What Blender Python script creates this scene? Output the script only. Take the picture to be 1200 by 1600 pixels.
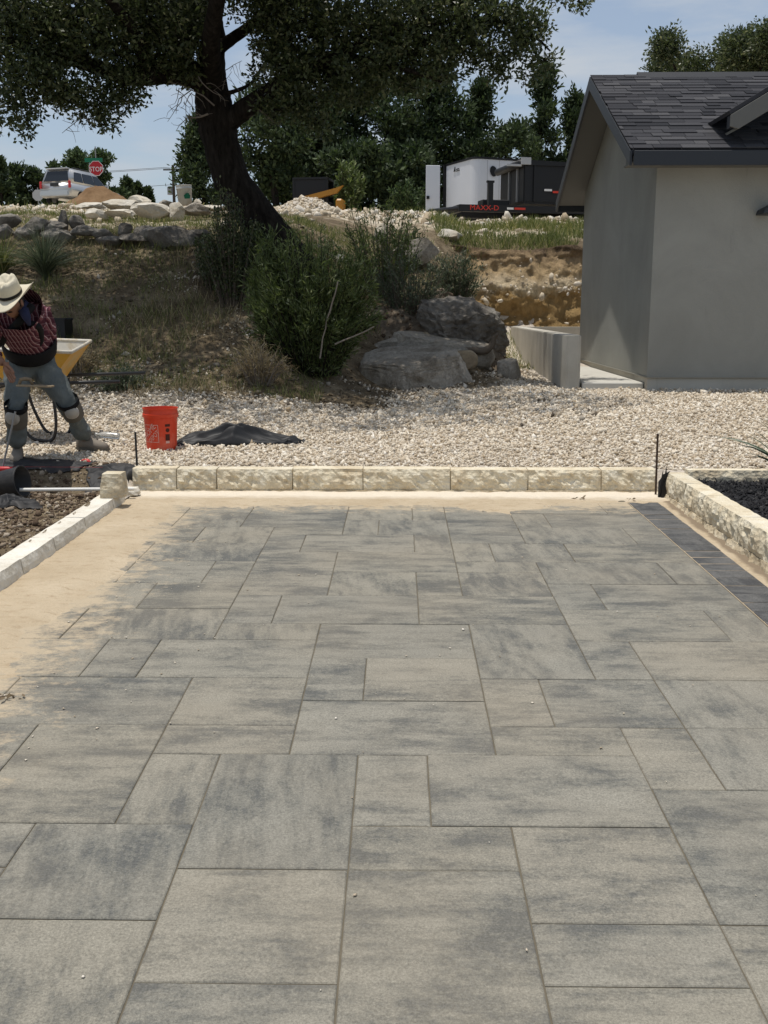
import bpy, bmesh, math, random
import numpy as np
from mathutils import Vector, Matrix, noise as mnoise
R = math.radians
random.seed(7); rng = np.random.default_rng(11)
for o in list(bpy.data.objects): bpy.data.objects.remove(o)
SC = bpy.context.scene; COL = SC.collection

# ------------------------------------------------------------------ camera
FPX, PITCH, YAW, CZ = 1598.6, math.atan(315 / 1598.6), .0146, 1.4166
cam = bpy.data.cameras.new('Camera'); camo = bpy.data.objects.new('Camera', cam); COL.objects.link(camo)
cam.sensor_fit = 'VERTICAL'; cam.sensor_height = 36; cam.lens = FPX / 1600 * 36
cam.clip_start = .05; cam.clip_end = 3000
camo.location = (0, 0, CZ); camo.rotation_euler = (math.pi / 2 - PITCH, 0, YAW)
SC.camera = camo
SC.render.resolution_x = 768; SC.render.resolution_y = 1024

# ------------------------------------------------------------------ sky and sun
SUN_EL = R(82.0)
W = bpy.data.worlds.new('World'); SC.world = W; W.use_nodes = True
nt = W.node_tree; nt.nodes.clear()
wo = nt.nodes.new('ShaderNodeOutputWorld'); bg = nt.nodes.new('ShaderNodeBackground')
sky = nt.nodes.new('ShaderNodeTexSky'); sky.sky_type = 'NISHITA'; sky.sun_disc = False
sky.sun_elevation = SUN_EL; sky.sun_rotation = R(-90); sky.air_density = 1.0; sky.dust_density = 1.6; sky.ozone_density = 1.2
tc = nt.nodes.new('ShaderNodeTexCoord'); mp = nt.nodes.new('ShaderNodeMapping'); mp.inputs['Scale'].default_value = (1.3, 1.3, 5.5)
mp.inputs['Rotation'].default_value = (0, R(14), 0)
nz = nt.nodes.new('ShaderNodeTexNoise'); nz.inputs['Scale'].default_value = 4.2; nz.inputs['Detail'].default_value = 7; nz.inputs['Roughness'].default_value = .55
rp = nt.nodes.new('ShaderNodeValToRGB'); rp.color_ramp.elements[0].position = .44; rp.color_ramp.elements[1].position = .68
rp.color_ramp.elements[0].color = (.26, .26, .26, 1); rp.color_ramp.elements[1].color = (.95, .95, .95, 1)
mx = nt.nodes.new('ShaderNodeMixRGB'); mx.inputs['Color2'].default_value = (4.3, 4.7, 5.2, 1)
hs = nt.nodes.new('ShaderNodeHueSaturation'); hs.inputs['Saturation'].default_value = .95
L = nt.links.new
L(tc.outputs['Generated'], mp.inputs['Vector']); L(mp.outputs['Vector'], nz.inputs['Vector']); L(nz.outputs['Fac'], rp.inputs['Fac'])
L(sky.outputs['Color'], hs.inputs['Color']); L(hs.outputs['Color'], mx.inputs['Color1']); L(rp.outputs['Color'], mx.inputs['Fac']); L(mx.outputs['Color'], bg.inputs['Color'])
bg.inputs['Strength'].default_value = .125
L(bg.outputs['Background'], wo.inputs['Surface'])
sun = bpy.data.lights.new('Sun', 'SUN'); sun.energy = 3.75; sun.angle = R(.55); sun.color = (1, .955, .89)
suno = bpy.data.objects.new('Sun', sun); COL.objects.link(suno)
suno.rotation_euler = Vector((math.cos(SUN_EL), 0, -math.sin(SUN_EL))).to_track_quat('-Z', 'Y').to_euler()
suno.location = (0, 0, 30)
vs = SC.view_settings; vs.view_transform = 'Standard'; vs.look = 'None'; vs.gamma = 1; vs.exposure = -.04; vs.use_curve_mapping = False
SC.render.engine = 'CYCLES'; SC.cycles.use_denoising = True; SC.cycles.max_bounces = 6; SC.cycles.transparent_max_bounces = 6

# ------------------------------------------------------------------ helpers
def at(u, v, Y):
    "world point seen at photo pixel (u, v) at distance Y"
    a, b = (u - 600) / FPX, -(v - 800) / FPX
    x, y, z = a, math.cos(PITCH) + b * math.sin(PITCH), -math.sin(PITCH) + b * math.cos(PITCH)
    c, s = math.cos(YAW), math.sin(YAW)
    x, y = c * x - s * y, s * x + c * y
    return Vector((x * Y / y, Y, z * Y / y + CZ))

def vnoise(x, y, seed=0):
    x = np.asarray(x, float); y = np.asarray(y, float)
    xi, yi = np.floor(x).astype(np.int64), np.floor(y).astype(np.int64)
    xf, yf = x - xi, y - yi
    def h(i, j):
        n = (i * 374761393 + j * 668265263 + seed * 1274126177) & 0xffffffff
        n = ((n ^ (n >> 13)) * 1274126177) & 0xffffffff
        return ((n ^ (n >> 16)) & 0xffff) / 65535.0
    sx, sy = xf * xf * (3 - 2 * xf), yf * yf * (3 - 2 * yf)
    return (h(xi, yi) * (1 - sx) + h(xi + 1, yi) * sx) * (1 - sy) + (h(xi, yi + 1) * (1 - sx) + h(xi + 1, yi + 1) * sx) * sy
def fbm(x, y, oct=4, seed=0):
    s, a, t = 0, 1, 0
    for k in range(oct):
        s = s + a * (vnoise(np.asarray(x) * 2 ** k + 17.3 * k, np.asarray(y) * 2 ** k - 9.1 * k, seed + k) - .5); t += a; a *= .5
    return s / t * 2
def sstep(a, b, x):
    t = np.clip((np.asarray(x, float) - a) / (b - a), 0, 1); return t * t * (3 - 2 * t)

def link(o, parent=None):
    COL.objects.link(o)
    if parent is not None: o.parent = parent
    return o
def tag(o, label=None, cat=None, group=None, kind=None):
    if label: o['label'] = label
    if cat: o['category'] = cat
    if group: o['group'] = group
    if kind: o['kind'] = kind
    return o
def empty(name, loc=(0, 0, 0), rz=0, label=None, cat=None, group=None):
    o = bpy.data.objects.new(name, None); COL.objects.link(o); o.location = loc; o.rotation_euler = (0, 0, rz); o.empty_display_size = .1
    return tag(o, label, cat, group)
def np_obj(name, V, F, mat, parent=None, smooth=False, attrs=None, loc=None):
    V = np.asarray(V, np.float32); F = np.asarray(F, np.int32); n, k = F.shape
    me = bpy.data.meshes.new(name)
    me.vertices.add(len(V)); me.vertices.foreach_set('co', V.ravel())
    me.loops.add(n * k); me.loops.foreach_set('vertex_index', F.ravel())
    me.polygons.add(n); me.polygons.foreach_set('loop_start', np.arange(0, n * k, k, dtype=np.int32))
    if smooth: me.polygons.foreach_set('use_smooth', np.ones(n, bool))
    me.update(calc_edges=True)
    for an, av in (attrs or {}).items():
        a = me.attributes.new(an, 'FLOAT', 'POINT'); a.data.foreach_set('value', np.asarray(av, np.float32))
    me.materials.append(mat)
    o = bpy.data.objects.new(name, me)
    if loc is not None: o.location = loc
    return link(o, parent)

class MB:
    "collects simple shapes; build() links them as ONE mesh object"
    def __init__(s): s.v = []; s.f = []
    def add(s, vs, fs):
        n = len(s.v); s.v += [tuple(p) for p in vs]; s.f += [tuple(i + n for i in f) for f in fs]; return s
    def box(s, c, d, M=None, taper=(1, 1)):
        vs = []
        for z in (-.5, .5):
            tx, ty = (taper if z > 0 else (1, 1))
            for x, y in ((-.5, -.5), (.5, -.5), (.5, .5), (-.5, .5)):
                p = Vector((x * d[0] * tx, y * d[1] * ty, z * d[2]))
                if M is not None: p = M @ p
                vs.append(p + Vector(c))
        return s.add(vs, [(3, 2, 1, 0), (4, 5, 6, 7), (0, 1, 5, 4), (1, 2, 6, 5), (2, 3, 7, 6), (3, 0, 4, 7)])
    def prism(s, pts, dirv):
        n = len(pts); d = Vector(dirv); a = [Vector(p) for p in pts]
        return s.add(a + [p + d for p in a], [tuple(range(n))[::-1], tuple(range(n, 2 * n))] + [(i, (i + 1) % n, (i + 1) % n + n, i + n) for i in range(n)])
    def tube(s, pts, rad, n=8, cap=True, jit=0):
        pts = [Vector(p) for p in pts]; m = len(pts)
        if not hasattr(rad, '__len__'): rad = [rad] * m
        vs = []; up = None
        for i, p in enumerate(pts):
            t = (pts[min(i + 1, m - 1)] - pts[max(i - 1, 0)]).normalized()
            if up is None: up = Vector((0, 0, 1)) if abs(t.z) < .9 else Vector((1, 0, 0))
            x = t.cross(up).normalized(); up = x.cross(t).normalized()
            for k in range(n):
                a = 2 * math.pi * k / n; r = rad[i] * (1 + (random.uniform(-jit, jit) if jit else 0))
                vs.append(p + (x * math.cos(a) + up * math.sin(a)) * r)
        fs = [(i * n + k, i * n + (k + 1) % n, (i + 1) * n + (k + 1) % n, (i + 1) * n + k) for i in range(m - 1) for k in range(n)]
        if cap: fs += [tuple(range(n))[::-1], tuple(range((m - 1) * n, m * n))]
        return s.add(vs, fs)
    def lathe(s, prof, c=(0, 0, 0), n=24, M=None, cap0=True, cap1=False):
        vs = []
        for r, z in prof:
            for k in range(n):
                a = 2 * math.pi * k / n; p = Vector((r * math.cos(a), r * math.sin(a), z))
                vs.append((M @ p if M is not None else p) + Vector(c))
        m = len(prof)
        fs = [(i * n + k, i * n + (k + 1) % n, (i + 1) * n + (k + 1) % n, (i + 1) * n + k) for i in range(m - 1) for k in range(n)]
        if cap0: fs.append(tuple(range(n))[::-1])
        if cap1: fs.append(tuple(range((m - 1) * n, m * n)))
        return s.add(vs, fs)
    def build(s, name, mat, parent=None, smooth=False, bevel=0, seg=1, loc=None, sub=0):
        me = bpy.data.meshes.new(name); me.from_pydata(s.v, [], s.f); me.update()
        if bevel or True:
            bm = bmesh.new(); bm.from_mesh(me)
            bmesh.ops.recalc_face_normals(bm, faces=bm.faces)
            if bevel: bmesh.ops.bevel(bm, geom=list(bm.edges), offset=bevel, segments=seg, affect='EDGES', clamp_overlap=True)
            bm.to_mesh(me); bm.free()
        if smooth: me.polygons.foreach_set('use_smooth', np.ones(len(me.polygons), bool))
        me.materials.append(mat)
        o = bpy.data.objects.new(name, me)
        if loc is not None: o.location = loc
        if sub:
            m = o.modifiers.new('s', 'SUBSURF'); m.levels = m.render_levels = sub
        return link(o, parent)

def lettering(name, text, size, mat, parent, loc, rot, depth=.002, xscale=1, space=1):
    cu = bpy.data.curves.new(name, 'FONT'); cu.body = text; cu.size = size; cu.align_x = 'CENTER'; cu.align_y = 'CENTER'
    cu.extrude = depth; cu.resolution_u = 3; cu.space_character = space; cu.offset = .0
    t = bpy.data.objects.new('tmp', cu); COL.objects.link(t)
    bpy.context.view_layer.update()
    me = bpy.data.meshes.new_from_object(t.evaluated_get(bpy.context.evaluated_depsgraph_get()))
    bpy.data.objects.remove(t)
    me.materials.clear(); me.materials.append(mat)
    o = bpy.data.objects.new(name, me); o.location = loc; o.rotation_euler = rot; o.scale = (xscale, 1, 1)
    return link(o, parent)

# ------------------------------------------------------------------ materials
class Mat:
    def __init__(s, name, rough=.8, spec=.3, metal=0):
        s.m = bpy.data.materials.new(name); s.m.use_nodes = True; s.t = s.m.node_tree
        s.b = s.t.nodes['Principled BSDF']; s.out = s.t.nodes['Material Output']
        s.b.inputs['Roughness'].default_value = rough; s.b.inputs['Metallic'].default_value = metal
        s.b.inputs['Specular IOR Level'].default_value = spec
    def n(s, typ, **kw):
        nd = s.t.nodes.new('ShaderNode' + typ)
        for k, v in kw.items():
            if k in nd.inputs.keys(): nd.inputs[k].default_value = v
            else: setattr(nd, k, v)
        return nd
    def l(s, a, b): s.t.links.new(a, b)
    def coord(s, kind='Object', scale=(1, 1, 1), rnd=False, rot=(0, 0, 0)):
        tc = s.n('TexCoord'); m = s.n('Mapping'); m.inputs['Scale'].default_value = scale; m.inputs['Rotation'].default_value = rot
        s.l(tc.outputs[kind], m.inputs['Vector'])
        if rnd:
            oi = s.n('ObjectInfo'); mu = s.n('Math', operation='MULTIPLY'); mu.inputs[1].default_value = 91.7
            cb = s.n('CombineXYZ'); s.l(oi.outputs['Random'], mu.inputs[0])
            for i in range(3): s.l(mu.outputs[0], cb.inputs[i])
            s.l(cb.outputs[0], m.inputs['Location'])
        return m.outputs[0]
    def wpos(s, scale=(1, 1, 1)):
        g = s.n('NewGeometry'); m = s.n('Mapping'); m.inputs['Scale'].default_value = scale
        s.l(g.outputs['Position'], m.inputs['Vector']); return m.outputs[0]
    def noise(s, vec, scale, detail=4, rough=.55, out='Fac', dist=0):
        nd = s.n('TexNoise', Scale=scale, Detail=detail, Roughness=rough, Distortion=dist); s.l(vec, nd.inputs['Vector']); return nd.outputs[out]
    def voro(s, vec, scale, out='Color', feature='F1'):
        nd = s.n('TexVoronoi', feature=feature); nd.inputs['Scale'].default_value = scale; s.l(vec, nd.inputs['Vector']); return nd.outputs[out]
    def ramp(s, fac, stops, interp='LINEAR'):
        nd = s.n('ValToRGB'); e = nd.color_ramp.elements; nd.color_ramp.interpolation = interp
        while len(e) < len(stops): e.new(.5)
        for i, (p, c) in enumerate(stops):
            e[i].position = p; e[i].color = (tuple(c) + (1,))[:4] if hasattr(c, '__len__') else (c, c, c, 1)
        s.l(fac, nd.inputs['Fac']); return nd.outputs['Color']
    def mix(s, fac, a, b, mode='MIX'):
        nd = s.n('MixRGB', blend_type=mode)
        for sock, val in (('Fac', fac), ('Color1', a), ('Color2', b)):
            if hasattr(val, 'links'): s.l(val, nd.inputs[sock])
            elif hasattr(val, '__len__'): nd.inputs[sock].default_value = tuple(val) + (1,)
            else: nd.inputs[sock].default_value = val
        return nd.outputs['Color']
    def math(s, op, a, b=0, c=None, clamp=False):
        nd = s.n('Math', operation=op); nd.use_clamp = clamp
        for i, val in enumerate((a, b) + ((c,) if c is not None else ())):
            if hasattr(val, 'links'): s.l(val, nd.inputs[i])
            else: nd.inputs[i].default_value = val
        return nd.outputs[0]
    def island(s): return s.n('NewGeometry').outputs['Random Per Island']
    def objrnd(s): return s.n('ObjectInfo').outputs['Random']
    def attr(s, name): return s.n('Attribute', attribute_name=name).outputs['Fac']
    def col(s, c):
        if hasattr(c, 'links'): s.l(c, s.b.inputs['Base Color'])
        else: s.b.inputs['Base Color'].default_value = tuple(c) + (1,)
        return s
    def bump(s, h, strength=.3, dist=.01):
        nd = s.n('Bump', Strength=strength, Distance=dist); s.l(h, nd.inputs['Height']); s.l(nd.outputs[0], s.b.inputs['Normal']); return s
    def trans(s, color, fac):
        t = s.n('BsdfTranslucent'); 
        if hasattr(color, 'links'): s.l(color, t.inputs['Color'])
        else: t.inputs['Color'].default_value = tuple(color) + (1,)
        m = s.n('MixShader'); m.inputs[0].default_value = fac
        s.l(s.b.outputs[0], m.inputs[1]); s.l(t.outputs[0], m.inputs[2]); s.l(m.outputs[0], s.out.inputs['Surface']); return s

def worn(name, c, rough=.6, spec=.3, metal=0, var=.25, scale=14, dirt=None):
    m = Mat(name, rough, spec, metal); v = m.coord()
    c2 = tuple(x * (1 - var) for x in c)
    k = m.mix(m.noise(v, scale, 5), c2, c)
    if dirt: k = m.mix(m.ramp(m.noise(v, scale * .6, 6, .7), [(.5, 0), (.68, 1)]), k, dirt)
    m.col(k); m.bump(m.noise(v, scale * 6, 3), .12, .004)
    return m.m
def leafmat(name, stops, tfac=.25, rough=.55, tcol=None):
    m = Mat(name, rough, .35); c = m.ramp(m.island(), stops); m.col(c)
    hsn = m.n('HueSaturation', Saturation=1.15, Value=1.5); m.l(c, hsn.inputs['Color'])
    m.trans(hsn.outputs['Color'], tfac); return m.m
def stonemat(name, stops, scale=3, fine=60, bump=.5, rnd=True, island=False, rough=.9):
    m = Mat(name, rough, .15); v = m.coord('Object', rnd=rnd)
    c = m.ramp(m.noise(v, scale, 7, .62, dist=.3), stops)
    f = m.noise(v, fine, 4, .7)
    c = m.mix(.55, c, m.ramp(f, [(.3, .55), (.7, 1.0)]), 'MULTIPLY')
    r = m.island() if island else m.objrnd()
    c = m.mix(.6, c, m.ramp(r, [(0, .72), (1, 1.08)]), 'MULTIPLY')
    m.col(c); m.bump(m.mix(.5, f, m.noise(v, fine * .3, 5, .6)), bump, .012); return m.m
MT = {}
def pavermat(name, light, mid, dark, dust=True):
    m = Mat(name, .88, .2)
    vr = m.n('VectorRotate', rotation_type='Z_AXIS'); m.l(m.n('TexCoord').outputs['Object'], vr.inputs['Vector'])
    m.l(m.math('MULTIPLY', m.math('GREATER_THAN', m.math('FRACT', m.math('MULTIPLY', m.objrnd(), 13.7)), .68), 1.45), vr.inputs['Angle'])
    def rc(sc):
        mp = m.n('Mapping'); mp.inputs['Scale'].default_value = sc; m.l(vr.outputs[0], mp.inputs['Vector'])
        mu = m.math('MULTIPLY', m.objrnd(), 91.7); cb = m.n('CombineXYZ')
        for i in range(3): m.l(mu, cb.inputs[i])
        m.l(cb.outputs[0], mp.inputs['Location']); return mp.outputs[0]
    big = m.noise(rc((1, 1.6, 1)), 3.3, 10, .68, dist=.3); st = m.noise(rc((1, 5.5, 1)), 2.8, 9, .70, dist=.25)
    k = m.math('ADD', m.math('MULTIPLY', big, .72), m.math('MULTIPLY', st, .50)); k = m.math('SUBTRACT', k, .125)
    gr = m.noise(m.coord('Object', (1, 1, 1), rnd=True), 55, 6, .8)
    k = m.math('ADD', k, m.math('MULTIPLY', m.math('SUBTRACT', gr, .5), .34))
    k = m.math('ADD', k, m.math('MULTIPLY', m.math('SUBTRACT', m.objrnd(), .5), .07))
    c = m.ramp(k, [(.375, dark), (.455, mid), (.535, light), (.65, tuple(x * 1.12 for x in light))])
    w = m.wpos()
    if dust:
        r2 = m.math('FRACT', m.math('MULTIPLY', m.objrnd(), 7.31))
        c = m.mix(.8, c, m.ramp(r2, [(0, (.88, .89, .89)), (.4, (.98, .98, .97)), (.75, (1.02, 1.0, .955)), (1, (1.05, 1.025, .985))]), 'MULTIPLY')
    sp = m.noise(w, 150, 4, .9)
    c = m.mix(.9, c, m.ramp(sp, [(.3, .5), (.5, 1.0), (.7, 1.55)]), 'MULTIPLY')
    if dust:   # sand swept off the screed bed, thinning towards the laid field
        c = m.mix(m.math('MULTIPLY', m.ramp(m.noise(w, .8, 4, .6), [(.42, 0), (.68, 1)]), .30), c, (.30, .255, .185))
        sx = m.n('SeparateXYZ'); m.l(w, sx.inputs[0])
        dl = m.math('SUBTRACT', -1.40, sx.outputs[0]); db = m.math('SUBTRACT', sx.outputs[1], 7.18)
        d = m.math('MAXIMUM', dl, db)
        nn = m.noise(m.wpos((3.2, 5, 1)), 1.7, 10, .8)
        f = m.math('ADD', m.math('MULTIPLY', d, 3.0), m.math('MULTIPLY', m.math('SUBTRACT', nn, .5), 6.0))
        f = m.math('MULTIPLY', m.math('ADD', f, .22), 1.1, clamp=True)
        c = m.mix(f, c, m.mix(.6, (.44, .36, .25), m.ramp(sp, [(.28, .7), (.7, 1.15)]), 'MULTIPLY'))
    m.col(c); m.bump(m.math('ADD', sp, m.math('MULTIPLY', gr, .8)), .45, .0025); return m.m
MT['paver'] = pavermat('paver', (.226, .214, .180), (.172, .166, .143), (.113, .113, .105))
MT['border'] = pavermat('border_paver', (.115, .113, .108), (.085, .085, .083), (.062, .062, .063), dust=False)
m = Mat('joint_sand', .95, .1); m.col(m.mix(m.noise(m.wpos(), 9, 4), (.085, .075, .058), (.18, .155, .11))); MT['joint'] = m.m
m = Mat('bedding_sand', .95, .1); w = m.wpos()
c = m.ramp(m.noise(w, 2.4, 6, .6), [(.3, (.42, .335, .225)), (.7, (.52, .43, .305))])
c = m.mix(.6, c, m.ramp(m.noise(w, 120, 4, .8), [(.25, .72), (.6, 1.05)]), 'MULTIPLY')
c = m.mix(m.ramp(m.noise(m.wpos((6, 14, 1)), 1.6, 6, .7), [(.53, 0), (.66, .55)]), c, (.30, .215, .13)); c = m.mix(m.ramp(m.noise(w, 45, 4, .8), [(.62, 0), (.70, .6)]), c, (.22, .15, .09))
sx = m.n('SeparateXYZ'); m.l(w, sx.inputs[0])
lime = m.math('MULTIPLY', m.math('ADD', m.math('MULTIPLY', m.math('SUBTRACT', sx.outputs[1], 7.52), 5.5), m.math('SUBTRACT', m.noise(m.wpos((1.5, 6, 1)), 3, 5), .5)), 1.2, clamp=True)
c = m.mix(lime, c, (.66, .585, .47)); rgt = m.math('MULTIPLY', m.math('ADD', m.math('SUBTRACT', sx.outputs[0], 1.95), m.math('MULTIPLY', m.math('SUBTRACT', m.noise(w, 6, 5), .5), .08)), 40, clamp=True); bk_ = m.math('LESS_THAN', sx.outputs[1], 7.5); c = m.mix(m.math('MULTIPLY', rgt, bk_), c, (.23, .18, .125))
m.col(c); m.bump(m.mix(.5, m.noise(w, 60, 5, .7), m.noise(m.wpos((1, 2.2, 1)), 11, 5)), .9, .014); MT['sand'] = m.m
# cut limestone: cream with rougher tan faces
def lime(name, a, b, c3, bump=.8):
    m = Mat(name, .9, .15); v = m.coord('Object', rnd=True)
    c = m.ramp(m.noise(v, 5.5, 7, .65, dist=.4), [(.3, a), (.52, b), (.72, c3)])
    c = m.mix(.5, c, m.ramp(m.noise(v, 70, 4, .7), [(.28, .7), (.6, 1.05)]), 'MULTIPLY')
    c = m.mix(.5, c, m.ramp(m.objrnd(), [(0, .84), (1, 1.06)]), 'MULTIPLY')
    m.col(c); m.bump(m.mix(.45, m.voro(m.coord('Object', (1, 1, 1.3), rnd=True), 26, 'Distance'), m.noise(v, 60, 6, .75)), bump, .03); return m.m
MT['lime'] = lime('limestone_cream', (.56, .45, .295), (.73, .645, .475), (.81, .755, .625))
MT['limew'] = lime('limestone_white', (.62, .565, .46), (.75, .705, .605), (.81, .78, .70), .35)
MT['limer'] = lime('limestone_tan', (.40, .305, .185), (.62, .525, .37), (.72, .655, .52))
m = Mat('slope_stone', .92, .1); m.col(m.ramp(m.island(), [(0, (.08, .062, .045)), (.5, (.17, .14, .105)), (.85, (.27, .235, .185)), (1, (.48, .43, .36))])); MT['slopestone'] = m.m
MT['mortar'] = worn('mortar', (.52, .44, .30), .95, .1, var=.35, scale=10)
MT['gravel'] = stonemat('gravel_stone', [(.3, (.50, .44, .36)), (.6, (.66, .60, .52))], 1.5, 30, .3, rnd=False, island=True)
m = Mat('gravel_stones', .9, .15); r = m.island()
c = m.ramp(r, [(0, (.33, .26, .175)), (.12, (.46, .38, .28)), (.45, (.58, .505, .40)), (.8, (.68, .615, .51)), (1, (.76, .71, .63))])
c = m.mix(.8, c, m.ramp(m.noise(m.wpos(), 1.1, 5, .65), [(.32, (.84, .81, .76)), (.62, (1.06, 1.05, 1.02))]), 'MULTIPLY')
m.col(c); m.bump(m.noise(m.wpos(), 160, 3), .3, .004); MT['pebble'] = m.m
m = Mat('rubble_stones', .9, .12); r = m.island(); w = m.wpos()
c = m.ramp(r, [(0, (.34, .265, .175)), (.3, (.50, .42, .30)), (.7, (.62, .545, .43)), (1, (.72, .67, .58))])
c = m.mix(.6, c, m.ramp(m.noise(w, 9, 6, .7), [(.3, .6), (.65, 1.05)]), 'MULTIPLY')
m.col(c); m.bump(m.noise(w, 30, 5, .7), .5, .02); MT['rubble'] = m.m
m = Mat('earth_clods', .95, .08); r = m.island()
c = m.ramp(r, [(0, (.07, .048, .032)), (.5, (.14, .10, .068)), (.8, (.22, .17, .12)), (1, (.42, .36, .28))])
m.col(c); m.bump(m.noise(m.wpos(), 80, 4), .5, .008); MT['clod'] = m.m
m = Mat('black_mulch', .9, .15); m.col(m.ramp(m.island(), [(0, (.012, .012, .013)), (.7, (.028, .028, .03)), (1, (.06, .058, .056))])); MT['mulch'] = m.m
MT['litter'] = leafmat('leaf_litter', [(0, (.05, .034, .02)), (.4, (.12, .085, .05)), (.8, (.22, .165, .10)), (1, (.36, .29, .20))], .1, .8)
MT['grass'] = leafmat('grass_blades', [(0, (.07, .095, .026)), (.5, (.14, .165, .052)), (.85, (.25, .25, .10)), (1, (.42, .37, .19))], .35, .6)
MT['drygrass'] = leafmat('dry_grass', [(0, (.16, .12, .06)), (.6, (.34, .27, .155)), (1, (.52, .44, .28))], .25, .8)
MT['oakleaf'] = leafmat('oak_leaves', [(0, (.030, .042, .017)), (.5, (.058, .076, .030)), (.85, (.10, .12, .052)), (1, (.19, .195, .11))], .34, .42)
MT['juniper'] = leafmat('juniper_leaves', [(0, (.018, .030, .012)), (.6, (.038, .060, .022)), (1, (.075, .105, .038))], .2, .7)
MT['lightleaf'] = leafmat('light_leaves', [(0, (.03, .05, .018)), (.6, (.06, .095, .035)), (1, (.10, .14, .06))], .2, .6)
MT['willow'] = leafmat('willow_leaves', [(0, (.048, .070, .022)), (.55, (.098, .130, .042)), (.9, (.16, .195, .075)), (1, (.28, .31, .18))], .4, .5)
MT['sage'] = leafmat('sage_leaves', [(0, (.04, .055, .03)), (.6, (.09, .115, .065)), (1, (.18, .20, .13))], .25, .6)
m = Mat('bark', .95, .08); v = m.wpos((6, 6, 1.3))
c = m.ramp(m.noise(v, 2.4, 6, .7), [(.35, (.012, .010, .008)), (.6, (.036, .030, .025)), (.78, (.075, .065, .055))]); m.col(c)
m.bump(m.noise(v, 3.5, 6, .7), 1.0, .06); MT['bark'] = m.m
MT['twig'] = worn('twig_wood', (.16, .13, .10), .9, .1, var=.4, scale=5)
MT['deadtwig'] = worn('dead_wood', (.27, .23, .19), .9, .1, var=.4, scale=5)
# terrain: gravel / leaf-strewn soil / pale caliche, chosen by attributes of the place
m = Mat('ground_cover', .95, .1); w = m.wpos()
vor = m.voro(w, 34); gcol = m.mix(.75, (.56, .495, .41), m.ramp(vor, [(0, .55), (1, 1.1)]), 'MULTIPLY')
scol = m.ramp(m.noise(w, 1.7, 7, .7), [(.3, (.075, .055, .034)), (.48, (.15, .115, .072)), (.62, (.27, .215, .14)), (.76, (.40, .335, .235))])
scol = m.mix(.6, scol, m.ramp(m.noise(w, 26, 5, .75), [(.3, .5), (.65, 1.15)]), 'MULTIPLY')
ccol = m.ramp(m.noise(w, 1.1, 7, .7), [(.3, (.36, .29, .19)), (.5, (.55, .47, .35)), (.7, (.64, .58, .47))])
ccol = m.mix(.6, ccol, m.ramp(m.voro(w, 11), [(0, .6), (1, 1.1)]), 'MULTIPLY')
nn = m.math('MULTIPLY', m.math('SUBTRACT', m.noise(w, 2.2, 6, .7), .5), 1.5)
ms = m.math('MULTIPLY', m.math('ADD', m.math('SUBTRACT', m.attr('soil'), .5), nn), 2.5); ms = m.math('ADD', ms, .5, clamp=True)
mc = m.math('MULTIPLY', m.math('ADD', m.math('SUBTRACT', m.attr('caliche'), .5), nn), 2.5); mc = m.math('ADD', mc, .5, clamp=True)
m.col(m.mix(mc, m.mix(ms, gcol, scol), ccol)); m.bump(m.mix(.5, m.noise(w, 45, 5, .7), m.voro(w, 34, 'Distance')), .7, .03); MT['ground'] = m.m
m = Mat('cut_bank_soil', .95, .08); w = m.wpos(); sx = m.n('SeparateXYZ'); m.l(w, sx.inputs[0])
h = m.math('ADD', sx.outputs[2], m.math('MULTIPLY', m.math('SUBTRACT', m.noise(m.wpos((1, 1, .5)), 1.5, 6, .7), .5), .75))
hh = m.math('DIVIDE', m.math('SUBTRACT', h, 1.1), 1.7)
c = m.ramp(hh, [(.02, (.32, .215, .095)), (.36, (.40, .265, .115)), (.45, (.60, .49, .32)), (.56, (.54, .43, .28)), (.64, (.46, .335, .185)), (.84, (.38, .27, .155)), (.96, (.12, .085, .055))])
c = m.mix(.7, c, m.ramp(m.noise(m.wpos((1, 1, .6)), 7, 7, .75), [(.28, .42), (.66, 1.2)]), 'MULTIPLY')
m.col(c); m.bump(m.noise(m.wpos((1, 1, .35)), 9, 7, .72), 1.0, .12); MT['bank'] = m.m
m = Mat('grey_rock', .92, .12); v = m.coord('Object', rnd=True)
c = m.ramp(m.noise(v, 2.2, 7, .65, dist=.5), [(.28, (.17, .135, .095)), (.42, (.37, .325, .26)), (.58, (.54, .49, .415)), (.8, (.66, .575, .45))])
c = m.mix(.75, c, m.ramp(m.noise(v, 24, 6, .8), [(.3, .42), (.65, 1.1)]), 'MULTIPLY'); m.col(c)
m.bump(m.noise(v, 12, 8, .76), 1.0, .07); MT['rock'] = m.m
m = Mat('wall_rock', .92, .12); v = m.coord('Object', rnd=True)
c = m.ramp(m.noise(v, 2.6, 8, .7, dist=.5), [(.28, (.06, .05, .04)), (.45, (.15, .135, .115)), (.62, (.26, .24, .21)), (.8, (.40, .36, .30))]); m.col(c); m.bump(m.noise(v, 14, 7, .72), .9, .05); MT['wallrock'] = m.m
MT['whiterock'] = stonemat('white_rock', [(.28, (.36, .29, .20)), (.42, (.60, .54, .43)), (.7, (.74, .70, .62))], 2.6, 22, .7)
MT['tanrock'] = stonemat('tan_rock', [(.3, (.22, .16, .10)), (.6, (.42, .34, .23)), (.8, (.52, .45, .34))], 3.5, 30, .6)
m = Mat('stucco', .93, .12); w = m.wpos()
c = m.ramp(m.noise(w, .8, 6, .6, dist=.5), [(.3, (.268, .266, .238)), (.7, (.348, .345, .31))])
c = m.mix(m.ramp(m.noise(m.wpos((5, 5, 1.2)), 1.4, 6, .7, dist=1.0), [(.62, 0), (.74, .5)]), c, (.20, .20, .185)); m.col(c)
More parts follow.
